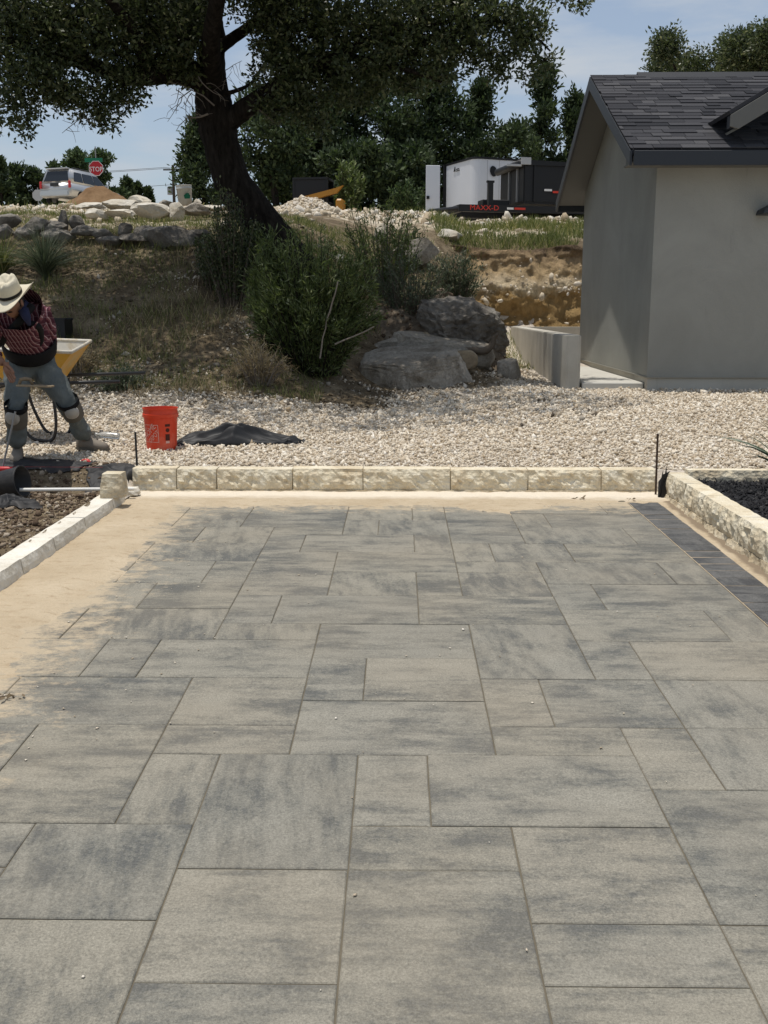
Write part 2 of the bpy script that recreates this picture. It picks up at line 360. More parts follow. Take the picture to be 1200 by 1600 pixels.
m.bump(m.mix(.5, m.noise(w, 90, 4, .7), m.noise(w, 7, 6, .65, dist=1.6)), .55, .02); MT['stucco'] = m.m
m = Mat('concrete', .9, .15); w = m.wpos(); c = m.ramp(m.noise(w, 1.3, 6, .65), [(.3, (.40, .375, .32)), (.7, (.52, .495, .43))])
c = m.mix(m.ramp(m.noise(m.wpos((14, 5, .5)), 1, 4, .6), [(.64, 0), (.74, .35)]), c, (.24, .23, .20)); m.col(c)
m.bump(m.noise(w, 60, 4, .7), .3, .006); MT['concrete'] = m.m
MT['slabc'] = worn('slab_concrete', (.56, .54, .48), .9, .15, var=.2, scale=3)
m = Mat('shingles', .93, .12); r = m.math('FRACT', m.math('ADD', m.objrnd(), m.island())); w = m.wpos()
c = m.ramp(r, [(0, (.026, .027, .031)), (.35, (.046, .046, .051)), (.7, (.062, .062, .067)), (1, (.084, .083, .087))])
c = m.mix(.7, c, m.ramp(m.noise(w, 130, 3, .8), [(.3, .6), (.7, 1.25)]), 'MULTIPLY'); m.col(c); m.bump(m.noise(w, 120, 3), .4, .005); MT['shingle'] = m.m
MT['trimdark'] = worn('dark_trim_paint', (.028, .032, .038), .5, .4, var=.15, scale=2)
MT['soffit'] = worn('soffit_paint', (.15, .148, .136), .7, .25, var=.12, scale=2)
MT['trimlight'] = worn('light_trim_paint', (.30, .285, .24), .7, .25, var=.15, scale=2)
MT['black'] = worn('black_paint', (.008, .008, .009), .5, .4, var=.3, scale=4)
MT['blackmetal'] = worn('black_steel', (.022, .021, .02), .45, .5, var=.3, scale=8)
MT['fabric'] = worn('black_landscape_fabric', (.022, .022, .023), .62, .35, var=.35, scale=9, dirt=(.05, .045, .04))
MT['tarp'] = worn('black_tarp', (.014, .0145, .0155), .55, .35, var=.3, scale=6)
MT['rust'] = worn('rusty_steel', (.085, .052, .034), .8, .3, var=.4, scale=20)
MT['pvc'] = worn('white_pvc', (.74, .73, .68), .45, .4, var=.12, scale=4, dirt=(.55, .48, .38))
MT['white'] = worn('white_panel', (.66, .68, .72), .35, .5, var=.05, scale=1)
MT['whiteplastic'] = worn('white_plastic', (.66, .65, .60), .5, .4, var=.15, scale=6, dirt=(.5, .44, .34))
MT['orange'] = worn('orange_plastic', (.70, .052, .012), .42, .45, var=.12, scale=6, dirt=(.66, .14, .08))
MT['orangelogo'] = worn('faded_print', (.80, .50, .42), .6, .3, var=.3, scale=30)
MT['print'] = worn('dark_print', (.10, .03, .02), .7, .2, var=.4, scale=30)
MT['yellow'] = worn('yellow_paint', (.58, .31, .035), .5, .4, var=.15, scale=6, dirt=(.45, .33, .14))
MT['yellowm'] = worn('yellow_machine', (.42, .19, .02), .45, .4, var=.2, scale=2)
MT['red'] = worn('red_plastic', (.56, .035, .035), .45, .4, var=.25, scale=10)
MT['redlet'] = worn('red_letter', (.62, .05, .03), .5, .3, var=.1, scale=2)
MT['signred'] = worn('sign_red', (.42, .014, .022), .5, .4, var=.1, scale=1)
MT['signwhite'] = worn('sign_white', (.75, .75, .74), .5, .3, var=.05, scale=1)
MT['signgreen'] = worn('sign_green', (.01, .16, .085), .5, .3, var=.1, scale=1)
MT['signback'] = worn('sign_aluminium', (.42, .43, .44), .5, .5, var=.1, scale=2)
MT['galv'] = worn('galvanised', (.30, .30, .30), .5, .5, metal=.6, var=.2, scale=5)
m = Mat('silver_car', .3, .5, .75); m.col((.56, .56, .55)); MT['silver'] = m.m
m = Mat('dark_glass', .08, .6); m.col((.012, .015, .018)); MT['glass'] = m.m
m = Mat('clear_plastic', .12, .5); m.col((.75, .78, .78)); m.b.inputs['Transmission Weight'].default_value = .75; MT['clear'] = m.m
MT['tyre'] = worn('tyre_rubber', (.02, .02, .02), .85, .2, var=.3, scale=6)
MT['dirtpile'] = stonemat('brown_dirt', [(.3, (.20, .115, .055)), (.7, (.30, .19, .10))], 2, 14, .7, rnd=False)
m = Mat('mound_earth', .95, .08); w = m.wpos(); c = m.ramp(m.noise(w, 3, 7, .72), [(.3, (.085, .063, .045)), (.5, (.19, .15, .108)), (.66, (.34, .285, .215)), (.8, (.48, .42, .335))]); c = m.mix(.6, c, m.ramp(m.noise(w, 30, 5, .75), [(.3, .5), (.65, 1.15)]), 'MULTIPLY'); m.col(c); m.bump(m.noise(w, 16, 6, .75), 1.0, .06); MT['earth'] = m.m
MT['wire'] = worn('wire', (.03, .03, .03), .7)
MT['pole'] = worn('pole_wood', (.06, .048, .038), .9, .1, var=.3, scale=1)
MT['mortarmix'] = worn('dried_mortar', (.62, .58, .50), .95, .1, var=.3, scale=18, dirt=(.42, .34, .22))
MT['yucca'] = worn('yucca_leaf', (.075, .105, .055), .45, .4, var=.3, scale=5)
# clothing
m = Mat('denim', .92, .12); v = m.coord(); c = m.ramp(m.noise(v, 5, 6, .6), [(.3, (.085, .098, .096)), (.7, (.165, .182, .176))])
c = m.mix(m.ramp(m.noise(v, 9, 6, .7), [(.6, 0), (.75, .5)]), c, (.34, .32, .27)); m.col(c); m.bump(m.noise(m.coord('Object', (1, 1, .45)), 14, 5, .6), .7, .03); MT['denim'] = m.m
m = Mat('plaid_shirt', .92, .12); tcn = m.n('TexCoord'); s3 = m.n('SeparateXYZ'); m.l(m.coord('Object', (1, 1, 1), rot=(0, 0, 0)), s3.inputs[0])
nw = m.math('MULTIPLY', m.noise(m.coord(), 5, 3), .05)
ang = m.math('ADD', s3.outputs[0], m.math('MULTIPLY', s3.outputs[2], .12)); ang = m.math('ADD', ang, nw)
st = m.math('FRACT', m.math('MULTIPLY', ang, 34)); st2 = m.math('FRACT', m.math('MULTIPLY', m.math('ADD', s3.outputs[2], nw), 21))
base = m.mix(m.ramp(st, [(.0, 0), (.35, 0), (.5, 1), (.85, 1), (1, 0)]), (.062, .018, .028), (.15, .055, .065))
base = m.mix(m.ramp(st, [(.72, 0), (.80, .9), (.88, 0)]), base, (.52, .42, .42))
base = m.mix(m.ramp(st2, [(.84, 0), (.9, .45), (.96, 0)]), base, (.40, .28, .29))
m.col(base); m.bump(m.noise(m.coord(), 16, 4, .6), .6, .03); MT['plaid'] = m.m
MT['navy'] = worn('navy_cloth', (.035, .04, .085), .9, .1, var=.4, scale=12)
MT['brace'] = worn('black_webbing', (.010, .010, .011), .85, .2, var=.3, scale=14)
MT['hat'] = worn('straw_hat', (.66, .60, .46), .85, .12, var=.22, scale=95)
MT['skin'] = worn('skin', (.26, .135, .085), .6, .3, var=.15, scale=12)
MT['hair'] = worn('dark_hair', (.014, .011, .010), .8, .3)
MT['boot'] = worn('worn_boot', (.25, .215, .175), .85, .2, var=.35, scale=9)
MT['kneepad'] = worn('grey_knee_cap', (.42, .40, .36), .7, .3, var=.25, scale=14)
MT['khaki'] = worn('khaki_cloth', (.15, .135, .11), .9, .1, var=.35, scale=14)
# ------------------------------------------------------------------ terrain
def paveZ(y): y = np.asarray(y, float) - 5; return .01152 * y - .00175 * y * y + .00008 * y ** 3
PX0, PY0, PM = -.1319, 2.027, .2286
YL = [-10, 7.8, 8.2, 9, 10.2, 11, 12, 13, 14.5, 16, 17, 18, 20, 30, 45, 56, 62, 75, 100, 160, 400, 900]
ZL = [.1, .14, .19, .21, .29, .40, .56, .9, 1.6, 2.32, 2.66, 2.84, 3.10, 4.2, 5.6, 6.6, 7.0, 7.5, 6.6, 4, 0, -10]
YM = [-10, 7.8, 8.2, 12.8, 13.6, 14.5, 16, 17.5, 19, 21, 22.5, 24, 27, 30, 36, 45, 56, 62, 75, 100, 160, 400, 900]
ZM = [.1, .15, .19, .31, .42, .72, 1.25, 1.72, 2.1, 2.62, 2.95, 3.2, 3.75, 4.1, 4.45, 5.3, 6.3, 6.8, 7.2, 6.6, 4, 0, -10]
YR = [-10, 7.8, 8.2, 13, 17, 19, 22.0, 22.7, 23.5, 26, 29, 33, 36, 45, 56, 62, 75, 100, 160, 400, 900]
ZR = [.1, .15, .19, .40, .47, .55, 1.06, 2.60, 2.86, 3.33, 3.76, 4.02, 4.22, 5.1, 6.2, 6.7, 7.2, 6.6, 4, 0, -10]
def Zt(x, y, rough=True):
    x = np.asarray(x, float); y = np.asarray(y, float)
    a = sstep(-2.4, .4, x); b = sstep(.5, 2.0, x)
    z = np.interp(y, YL, ZL) * (1 - a) + a * ((1 - b) * np.interp(y, YM, ZM) + b * np.interp(y, YR, ZR))
    hill = sstep(11, 13.5, y) * (1 - b * sstep(23.5, 22, y))
    if rough:
        z = z + fbm(x * .7, y * .7, 5, 3) * .16 * hill + fbm(x * 3.1, y * 3.1, 3, 9) * (.012 + .05 * hill)
    # dug-out strip left of the paving, planting bed on the right, paving pad sunk below the pavers
    tr = sstep(-2.1, -2.2, x) * sstep(8.15, 7.75, y)
    z = z * (1 - tr) + tr * (.045 + fbm(x * 2.3, y * 2.3, 4, 21) * .09 + .05 * sstep(-2.3, -3.6, x))
    bd = sstep(2.1, 2.2, x) * sstep(7.88, 7.80, y); z = z * (1 - bd) + bd * (.115 + .02 * fbm(x * 2, y * 2, 3, 5))
    pad = sstep(-2.14, -2.08, x) * sstep(2.14, 2.08, x) * sstep(7.98, 7.92, y)
    return z * (1 - pad) + pad * (paveZ(y) - .07)
def soil_at(x, y):
    a = sstep(-.6, .7, x); b = sstep(.9, 2.0, x)
    s = sstep(10.4, 12.4, y) * (1 - a) + a * sstep(12.9, 14.2, y) * (1 - b) + b * sstep(22.2, 22.6, y)
    return np.maximum(s, 2 * sstep(-2.1, -2.2, x) * sstep(8.25, 8.0, y))
def cal_at(x, y):
    b = sstep(.6, 2.2, x)
    return (1 - b) * (sstep(21.5, 26, y) * .75 + .55 * np.exp(-((y - 18.8) / 1.3) ** 2) * sstep(-1, -2.6, x)) + b * sstep(23.6, 25, y)
yy = np.concatenate([np.arange(-8, 3, .5), np.arange(3, 14.5, .075), np.arange(14.5, 27, .13), np.geomspace(27, 900, 90)])
rr = np.linspace(-.85, .85, 300)
gy, gr_ = np.meshgrid(yy, rr, indexing='ij'); gx = gr_ * np.maximum(gy + 4, 8)
gz = Zt(gx, gy); ny, nx = gx.shape
idx = np.arange(ny * nx).reshape(ny, nx)
GF = np.stack([idx[:-1, :-1], idx[:-1, 1:], idx[1:, 1:], idx[1:, :-1]], -1).reshape(-1, 4)
g = np_obj('ground', np.stack([gx, gy, gz], -1).reshape(-1, 3), GF, MT['ground'], smooth=True,
           attrs={'soil': soil_at(gx, gy).ravel(), 'caliche': cal_at(gx, gy).ravel()})
tag(g, 'gravel yard rising into a dry limestone hillside', kind='structure')

# excavated bank of layered soil
bx_ = np.linspace(.9, 6.0, 150); bt = np.linspace(0, 1, 60); BX, BT = np.meshgrid(bx_, bt)
top = 2.74 + fbm(BX * 1.1, 0 * BX, 3, 4) * .12
BZ = .85 + BT * (top - .85)
hl = (BZ - 1.1) / 1.7
BY = 22.6 - .8 * (1 - BT) - fbm(BX * 1.3, BZ * 1.6, 5, 31) * .30 - fbm(BX * 5, BZ * 6, 3, 37) * .10 - .04 * (hl > .86) - .12 * np.exp(-((hl - .48) / .09) ** 2)
BY[-1] += .5
idx = np.arange(BX.size).reshape(BX.shape); F4 = np.stack([idx[:-1, :-1], idx[:-1, 1:], idx[1:, 1:], idx[1:, :-1]], -1).reshape(-1, 4)
tag(np_obj('cut_bank', np.stack([BX, BY, BZ], -1).reshape(-1, 3), F4, MT['bank'], smooth=False), 'excavated bank of ochre soil and pale rubble behind the concrete wall', kind='structure')

# ------------------------------------------------------------------ stones, clods and other uncountable ground cover
OCT = np.array([(1, 0, 0), (-1, 0, 0), (0, 1, 0), (0, -1, 0), (0, 0, 1), (0, 0, -1)], float)
OCF = np.array([(0, 2, 4), (2, 1, 4), (1, 3, 4), (3, 0, 4), (2, 0, 5), (1, 2, 5), (3, 1, 5), (0, 3, 5)])
t_ = (1 + 5 ** .5) / 2
ICO = np.array([(-1, t_, 0), (1, t_, 0), (-1, -t_, 0), (1, -t_, 0), (0, -1, t_), (0, 1, t_), (0, -1, -t_), (0, 1, -t_), (t_, 0, -1), (t_, 0, 1), (-t_, 0, -1), (-t_, 0, 1)]) / 1.9
ICF = np.array([(0, 11, 5), (0, 5, 1), (0, 1, 7), (0, 7, 10), (0, 10, 11), (1, 5, 9), (5, 11, 4), (11, 10, 2), (10, 7, 6), (7, 1, 8), (3, 9, 4), (3, 4, 2), (3, 2, 6), (3, 6, 8), (3, 8, 9), (4, 9, 5), (2, 4, 11), (6, 2, 10), (8, 6, 7), (9, 8, 1)])
def rotmats(n, flat=1.0):
    a = rng.normal(size=(n, 3)); a[:, 2] += 0
    q = rng.normal(size=(n, 4)); q /= np.linalg.norm(q, axis=1)[:, None]
    w, x, y, z = q.T
    return np.stack([np.stack([1 - 2 * (y * y + z * z), 2 * (x * y - z * w), 2 * (x * z + y * w)], -1),
                     np.stack([2 * (x * y + z * w), 1 - 2 * (x * x + z * z), 2 * (y * z - x * w)], -1),
                     np.stack([2 * (x * z - y * w), 2 * (y * z + x * w), 1 - 2 * (x * x + y * y)], -1)], 1)
def stones(name, P, size, mat, base='oct', aniso=(1, .75, .55), jit=.28, label=None, flat=None):
    n = len(P); B, Fc = (OCT, OCF) if base == 'oct' else (ICO, ICF)
    V = B[None] * (1 + rng.uniform(-jit, jit, (n, len(B), 3))) * np.array(aniso) * np.asarray(size)[:, None, None] * rng.uniform(.75, 1.25, (n, 1, 3))
    M = rotmats(n); V = np.einsum('nij,nkj->nki', M, V)
    if flat: V[:, :, 2] *= flat
    V = V + np.asarray(P)[:, None, :]
    Fx = (Fc[None] + (np.arange(n) * len(B))[:, None, None]).reshape(-1, 3)
    return tag(np_obj(name, V.reshape(-1, 3), Fx, mat), label, kind='stuff')
def scatter(n, x0, x1, y0, y1, keep):
    x = rng.uniform(x0, x1, n); y = rng.uniform(y0, y1, n); k = keep(x, y); return x[k], y[k]
def inview(x, y): return np.abs(x) < .40 * y + .45
def nohouse(x, y): return ~((x > 3.15) & (y > 13.3)) & ~((x > 2.08) & (y > 13.4))
def gkeep(x, y):
    s = soil_at(x, y) + fbm(x * 1.6, y * 1.6, 4, 2) * .5
    dens = np.interp(y, [8, 10, 13, 16, 22], [1, .9, .62, .4, .3])
    return inview(x, y) & nohouse(x, y) & (s < rng.uniform(.2, .95, len(x))) & (rng.uniform(0, 1, len(x)) < dens) & ~((x < -2.12) & (y < 8.2))
gx1, gy1 = scatter(185000, -4.7, 6.6, 8.06, 16, gkeep)
gx2, gy2 = scatter(14000, .8, 2.3, 16, 22.2, gkeep)
gx1 = np.concatenate([gx1, gx2]); gy1 = np.concatenate([gy1, gy2])
sz = (.006 + rng.gamma(2.3, .0038, len(gx1))).clip(.006, .034) * np.interp(gy1, [8, 14, 22], [1, 1.25, 1.6])
stones('gravel', np.stack([gx1, gy1, Zt(gx1, gy1) + sz * rng.uniform(.0, .6, len(gx1))], -1), sz, MT['pebble'], label='pale crushed limestone gravel covering the yard')
# scattered small stones and litter on the slope
sxx, syy = scatter(5200, -7, 2.2, 10.3, 21, lambda x, y: inview(x, y) & (fbm(x * .8, y * .8, 3, 8) > -.15))
sz = rng.gamma(2.2, .009, len(sxx)).clip(.008, .07)
stones('slope_stones', np.stack([sxx, syy, Zt(sxx, syy) + sz * .2], -1), sz, MT['slopestone'], label='small pale stones strewn over the shaded slope')
# pale limestone rubble on the hilltop
def rk(x, y): return (np.abs(x) < .40 * y + 1) & ((cal_at(x, y) + fbm(x * .5, y * .5, 3, 12) * .5) > .42) & ~((x > 3.0) & (y < 22)) & ~((x > -9) & (x < -1.2) & (y < 22.5) & (y > 17.6) & (rng.uniform(0, 1, len(x)) < .75))
rx, ry = scatter(14000, -13, 12, 17.8, 34, rk)
sz = rng.gamma(2.0, .022, len(rx)).clip(.012, .17)
stones('rubble', np.stack([rx, ry, Zt(rx, ry) + sz * .25], -1), sz, MT['rubble'], base='ico', label='pale limestone rubble spread over the hilltop')
# rubble crumbling out of the bank
n = 260; bxr = rng.uniform(1.2, 5.6, n); bzr = rng.normal(0, .2, n) * .6 + 1.9 + fbm(bxr, bxr * 0, 2, 3) * .25; bzr[::3] = rng.uniform(1.6, 2.5, len(bzr[::3])); bzr[::7] = 1.15 + rng.uniform(0, .1, len(bzr[::7]))
byr = 22.6 - .8 * (1 - (bzr - .85) / 1.9) - fbm(bxr * 1.3, bzr * 1.6, 5, 31) * .30 - .10 - .12 * np.exp(-(((bzr - 1.1) / 1.7 - .48) / .09) ** 2)
stones('bank_stones', np.stack([bxr, byr, bzr], -1), rng.gamma(1.5, .018, n).clip(.01, .10), MT['rubble'], base='ico', label='loose stones crumbling from the excavated bank')
# clods in the dug strip
cx, cy = scatter(26000, -4.2, -2.19, 4.0, 8.2, inview)
sz = rng.gamma(1.2, .0050, len(cx)).clip(.003, .032)
stones('earth_clods', np.stack([cx, cy, Zt(cx, cy) + sz * .3], -1), sz, MT['clod'], base='ico', aniso=(1, .8, .6), jit=.42, label='broken brown earth and clods in the dug strip')
# mulch
bs = np.array([(x, y, float(Zt(x, y)) + .012) for y in np.linspace(4, 7.8, 12) for x in np.linspace(2.17, 5, 12)]); bi = np.arange(144).reshape(12, 12)
tag(np_obj('bed_soil', bs, np.stack([bi[:-1, :-1], bi[:-1, 1:], bi[1:, 1:], bi[1:, :-1]], -1).reshape(-1, 4), MT['mulch']), 'dark soil of the planting bed', kind='structure')
mx_, my_ = scatter(14000, 2.16, 4.4, 5.0, 7.82, lambda x, y: x < .42 * y + .6)
stones('mulch', np.stack([mx_, my_, Zt(mx_, my_) + rng.uniform(0, .02, len(mx_))], -1), rng.uniform(.012, .032, len(mx_)), MT['mulch'], aniso=(1.3, .5, .28), label='black shredded mulch filling the planting bed')
# lime chips on sand and pavers
n = 150; px_ = np.concatenate([rng.uniform(-1.95, 1.6, n), rng.normal(-1.2, .3, 60), rng.uniform(-1.5, 1.6, 60)]); py_ = np.concatenate([7.75 - rng.gamma(1.5, .16, n), rng.uniform(3, 7, 60), rng.uniform(2.0, 6, 60)])
k = (px_ > -1.97) & (px_ < 1.7); px_, py_ = px_[k], py_[k]
stones('stone_chips', np.stack([px_, py_, paveZ(py_) + .004], -1), rng.uniform(.003, .009, len(px_)), MT['pebble'], flat=.5, label='tiny pale stone chips scattered on the pavers')

# ------------------------------------------------------------------ paving
pav = empty('paving', (0, 0, 0)); tag(pav, 'grey paver patio with staggered rectangular slabs', kind='structure')
n = 60; ys = np.linspace(-3, 7.92, n); bxs = np.array([-2.07, 2.07])
V = np.array([(x, y, float(paveZ(y)) - .0042) for y in ys for x in bxs]); F = [(2 * i, 2 * i + 1, 2 * i + 3, 2 * i + 2) for i in range(n - 1)]
np_obj('joint_sand', V, F, MT['joint'], pav)
PMESH = {}
def paver_mesh(w, l, key, mat, gap=.0040, ch=.0034):
    var = random.randrange(5)
    if (w, l, key, var) in PMESH: return PMESH[(w, l, key, var)]
    a, b = w / 2 - gap / 2, l / 2 - gap / 2; ring = []; nw, nl = max(2, int(w / .075)), max(2, int(l / .075))
    for i in range(nw): ring.append((-a + 2 * a * i / nw, -b, 0, -1))
    for i in range(nl): ring.append((a, -b + 2 * b * i / nl, 1, 0))
    for i in range(nw): ring.append((a - 2 * a * i / nw, b, 0, 1))
    for i in range(nl): ring.append((-a, b - 2 * b * i / nl, -1, 0))
    n = len(ring); lo, mi, hi = [], [], []
    for x, y, nx_, ny_ in ring:
        e = random.uniform(-.0009, .0006); c2 = ch * random.uniform(.75, 1.2) + (random.uniform(0, .006) if random.random() < .05 else 0)
        px, py = x + nx_ * e, y + ny_ * e; q = (px * (a - c2) / a, py * (b - c2) / b)
        lo.append((px, py, -.05)); mi.append((px, py, -ch * .8)); hi.append((q[0], q[1], 0))
    vs = lo + mi + hi; fs = [tuple(range(2 * n, 3 * n))] + [(i + o, (i + 1) % n + o, (i + 1) % n + o + n, i + o + n) for o in (0, n) for i in range(n)]
    me = bpy.data.meshes.new(key); me.from_pydata(vs, [], fs); me.update(); me.materials.append(mat); PMESH[(w, l, key, var)] = me; return me
def paver(x0, x1, y0, y1, name='paver', mat='paver'):
    x, y = (x0 + x1) / 2, (y0 + y1) / 2
    o = bpy.data.objects.new(name, paver_mesh(round(x1 - x0, 3), round(y1 - y0, 3), name, MT[mat], .009 if mat == 'border' else .0040))
    dz = float(paveZ(y + .05) - paveZ(y - .05)) / .1
    o.location = (x, y, float(paveZ(y)) + random.uniform(-.0014, .0014)); o.rotation_euler = (math.atan(dz) + R(random.uniform(-.08, .08)), R(random.uniform(-.08, .08)), R(random.uniform(-.10, .10)))
    return link(o, pav)
PAV = """4 5 12 14;5 8 12 14;4 7 14 16;7 8 14 16;2 3 16 18;3 5 16 18;5 8 16 18;4 7 18 20;7 8 18 20;2 4 18 21;2 4 21 23;4 5 20 22;5 8 20 22;4 7 22 24;7 8 22 24;2 4 23 24;
1 2 17 19;-2 1 17 19;-3 -1 16 17;-3 -2 17 19;-3 -1 19 20;-1 0 19 21;0 2 19 21;-1 1 21 23;1 2 21 23;-1 2 23 24;-1 2 15 17;-3 -1 13 16;-1 1 13 15;1 2 13 15;2 4 15 16;2 4 13 15;1 4 11 13;-2 1 11 13;-3 -2 11 13;-3 -1 10 11;-1 2 9 11;2 4 8 11;4 5 8 10;5 8 8 10;4 7 10 12;7 8 10 12;
-4 -1 8 10;-5 -4 8 10;-8 -5 8 10;-1 0 7 9;0 2 7 9;-1 2 5 7;2 3 6 8;3 5 6 8;5 8 6 8;2 4 5 6;4 5 4 6;5 7 4 6;7 8 4 6;-3 -1 6 8;-6 -3 6 8;-8 -6 6 8;-3 -1 5 6;-5 -3 3 6;-7 -5 4 6;-8 -7 4 6;-3 -2 3 5;-2 0 2 5;0 1 3 5;1 4 3 5;0 2 2 3;2 4 1 3;4 6 1 4;6 8 2 4;6 8 1 2;-4 -2 1 3;-5 -4 2 3;-7 -5 2 4;-8 -7 2 4;-6 -4 1 2;-8 -6 1 2;-2 0 0 2;0 2 -1 2;2 4 0 1;2 4 -2 0;4 6 -1 1;6 8 -1 1;-4 -2 -1 1;-6 -4 -1 1;-8 -6 -1 1;-2 0 -2 0;0 2 -3 -1;-4 -2 -3 -1;-2 0 -4 -2;2 4 -4 -2;4 6 -3 -1;0 2 -5 -3;-6 -4 -3 -1;6 8 -3 -1;
-4 -3 14 16;-6 -4 14 16;-8 -6 14 16;-6 -3 10 12;-8 -6 10 12;-5 -3 12 14;-7 -5 12 14;-5 -3 18 20;-6 -3 16 18;-7 -5 18 20;-8 -6 16 18;-4 -1 20 22;-6 -4 20 22;-4 -1 22 24;-6 -4 22 24;-8 -6 20 22;-8 -6 22 24;-8 -7 18 20;-8 -7 12 14"""
for s in PAV.replace('\n', '').split(';'):
    i0, i1, j0, j1 = map(int, s.split())
    paver(PX0 + i0 * PM, PX0 + i1 * PM, PY0 + j0 * PM, PY0 + j1 * PM)
xb = PX0 + 8 * PM + .004
V = np.array([(x, y, float(paveZ(y)) - .0035) for y in ys for x in (xb, 2.05)]); np_obj('border_joint_sand', V, F, MT['sand'], pav)
for k in range(40):
    y = 7.50 - k * .1524
    paver(xb, xb + .2286, y - .1524, y, 'border_paver', 'border')
# sand: unpaved left margin and back margin, feathering over the slabs
sx_ = np.linspace(-2.03, 2.06, 330); sy_ = np.linspace(1.2, 7.9, 420); SX, SY = np.meshgrid(sx_, sy_)
lob = fbm(SX * 1.3, SY * 1.3, 4, 41) * .16 + fbm(SX * 6, SY * 7, 4, 43) * .13
dl = (-1.53 - SX) + lob * .9 - .25 * sstep(3.6, 2.4, SY)
yb = np.interp(SX, [-2, -1.4, -.6, .3, .72, 1.05, 1.4, 1.72, 1.95], [7.2, 7.22, 7.33, 7.30, 7.05, 7.28, 7.45, 7.50, 7.52])
db = (SY - yb) + lob
dr = (SX - 1.955) + lob * .15
d = np.maximum(np.maximum(dl, db), dr)
SZ = paveZ(SY) + np.clip(d * .11, -.03, .012) + fbm(SX * 5, SY * 5, 4, 47) * .006 + fbm(SX * 26, SY * 26, 2, 49) * .0035 - .004 * np.exp(-((np.sin(SX * 9 + fbm(SX, SY * .6, 2, 5) * 2)) / .2) ** 2) * (vnoise(SX * 2, SY * .7, 9) > .55)
idx = np.arange(SX.size).reshape(SX.shape); F4 = np.stack([idx[:-1, :-1], idx[:-1, 1:], idx[1:, 1:], idx[1:, :-1]], -1).reshape(-1, 4)
dm = d.ravel(); F4 = F4[(dm[F4] > -.06).any(1)]
tag(np_obj('sand', np.stack([SX, SY, SZ], -1).reshape(-1, 3), F4, MT['sand'], smooth=True), 'tan bedding sand along the left and back of the pavers', kind='structure')

# ------------------------------------------------------------------ limestone curbs
def block(name, dims, loc, mat, parent, rough=('-y',), amp=.012, cut=.05, seed=0, edge=.006, tagged=None):
    "sawn stone block with rock-faced sides; dims x,y,z; loc = centre of its base"
    bm = bmesh.new(); bmesh.ops.create_cube(bm, size=1)
    for v in bm.verts: v.co = Vector((v.co.x * dims[0], v.co.y * dims[1], (v.co.z + .5) * dims[2]))
    for ax in range(3):
        n = max(1, min(26, int(dims[ax] / cut)))
        if n > 1:
            es = [e for e in bm.edges if abs((e.verts[0].co - e.verts[1].co)[ax]) > dims[ax] * .9]
            bmesh.ops.subdivide_edges(bm, edges=es, cuts=n - 1, use_grid_fill=True)
    off = Vector((seed * 3.7 + 1.3, seed * 1.9, seed * .7))
    hx, hy = dims[0] / 2, dims[1] / 2
    for v in bm.verts:
        p = v.co.copy(); q = p * 9 + off
        nx, ny, nz_ = mnoise.noise(q), mnoise.noise(q + Vector((31, 7, 3))), mnoise.noise(q + Vector((5, 51, 13)))
        big = (.5 - abs(mnoise.noise(p * 13 + off)) * 2.2) * .9 + (.3 - abs(mnoise.noise(p * 31 + off)) * 1.6) * .7 + mnoise.noise(p * 60 + off) * .35
        for ax, sg, nm in ((0, -1, '-x'), (0, 1, '+x'), (1, -1, '-y'), (1, 1, '+y')):
            h = (hx, hy)[ax]
            if nm in rough and sg * p[ax] > h - 1e-4:
                zr = p.z / dims[2]; inner = min(1, 4.5 * zr * (1 - zr) + .12)
                oth = (hy, hx)[ax] - abs(p[1 - ax]); inner *= min(1, oth / .025 + .15)
                v.co[ax] += sg * (amp * .7 * inner + (nx * .8 + big) * amp * (inner * .9 + .1) - amp * .3 - .016 * zr)
        v.co.x += ny * edge * .5; v.co.y += nz_ * edge * .5; v.co.z += nx * edge * .35 * (1 if p.z > .01 else 0)
    bmesh.ops.recalc_face_normals(bm, faces=bm.faces)
    me = bpy.data.meshes.new(name); bm.to_mesh(me); bm.free(); me.materials.append(mat)
    o = bpy.data.objects.new(name, me); o.location = Vector(loc) - (parent.location if parent else Vector()); return link(o, parent)
bc = empty('limestone_curb', (0, 7.95, 0), label='low curb of rock-faced cream limestone blocks closing the far end of the pavers', cat='curb')
us = [206, 275.5, 338.5, 457, 567, 704, 825, 940, 1027]
for i in range(8):
    xa, xc = at(us[i], 755, 7.86).x, at(us[i + 1], 755, 7.86).x
    block('stone_block', (xc - xa - .007, .165, .165 + random.uniform(-.004, .004)), ((xa + xc) / 2, 7.945 + random.uniform(-.006, .006), .037 - .95 * 0), MT['lime'], bc, ('-y',), .019, .022, i, tagged=None)
block('footing', (4.12, .20, .075), (-.03, 7.935, -.034), MT['limer'], bc, ('-y',), .010, .05, 33)
mb = MB()
for i in range(1, 8): mb.box((at(us[i], 755, 7.86).x, .005, .115), (.012, .13, .15))
mb.build('mortar_joint', MT['mortar'], bc)
lc = empty('sawn_stone_curb', (-2.09, 6, 0), label='low white sawn limestone curb running along the left sand margin', cat='curb')
ysl = [3.2, 3.75, 4.28, 4.80, 5.33, 5.86, 6.46, 7.12, 7.42]
for i in range(8):
    block('stone_block', (.152 + random.uniform(-.006, .006), ysl[i + 1] - ysl[i] - .006, .10), (-2.097 + random.uniform(-.006, .006), (ysl[i] + ysl[i + 1]) / 2, .002 + random.uniform(-.003, .003)), MT['limew'], lc, ('+x',), .006, .05, 40 + i, edge=.008)
ub = block('limestone_block', (.172, .15, .172), (-2.045, 7.22, .104), MT['lime'], None, ('-y', '+x', '-x'), .008, .025, 60)
tag(ub, 'small squared limestone block standing alone on the end of the white curb', 'stone block')
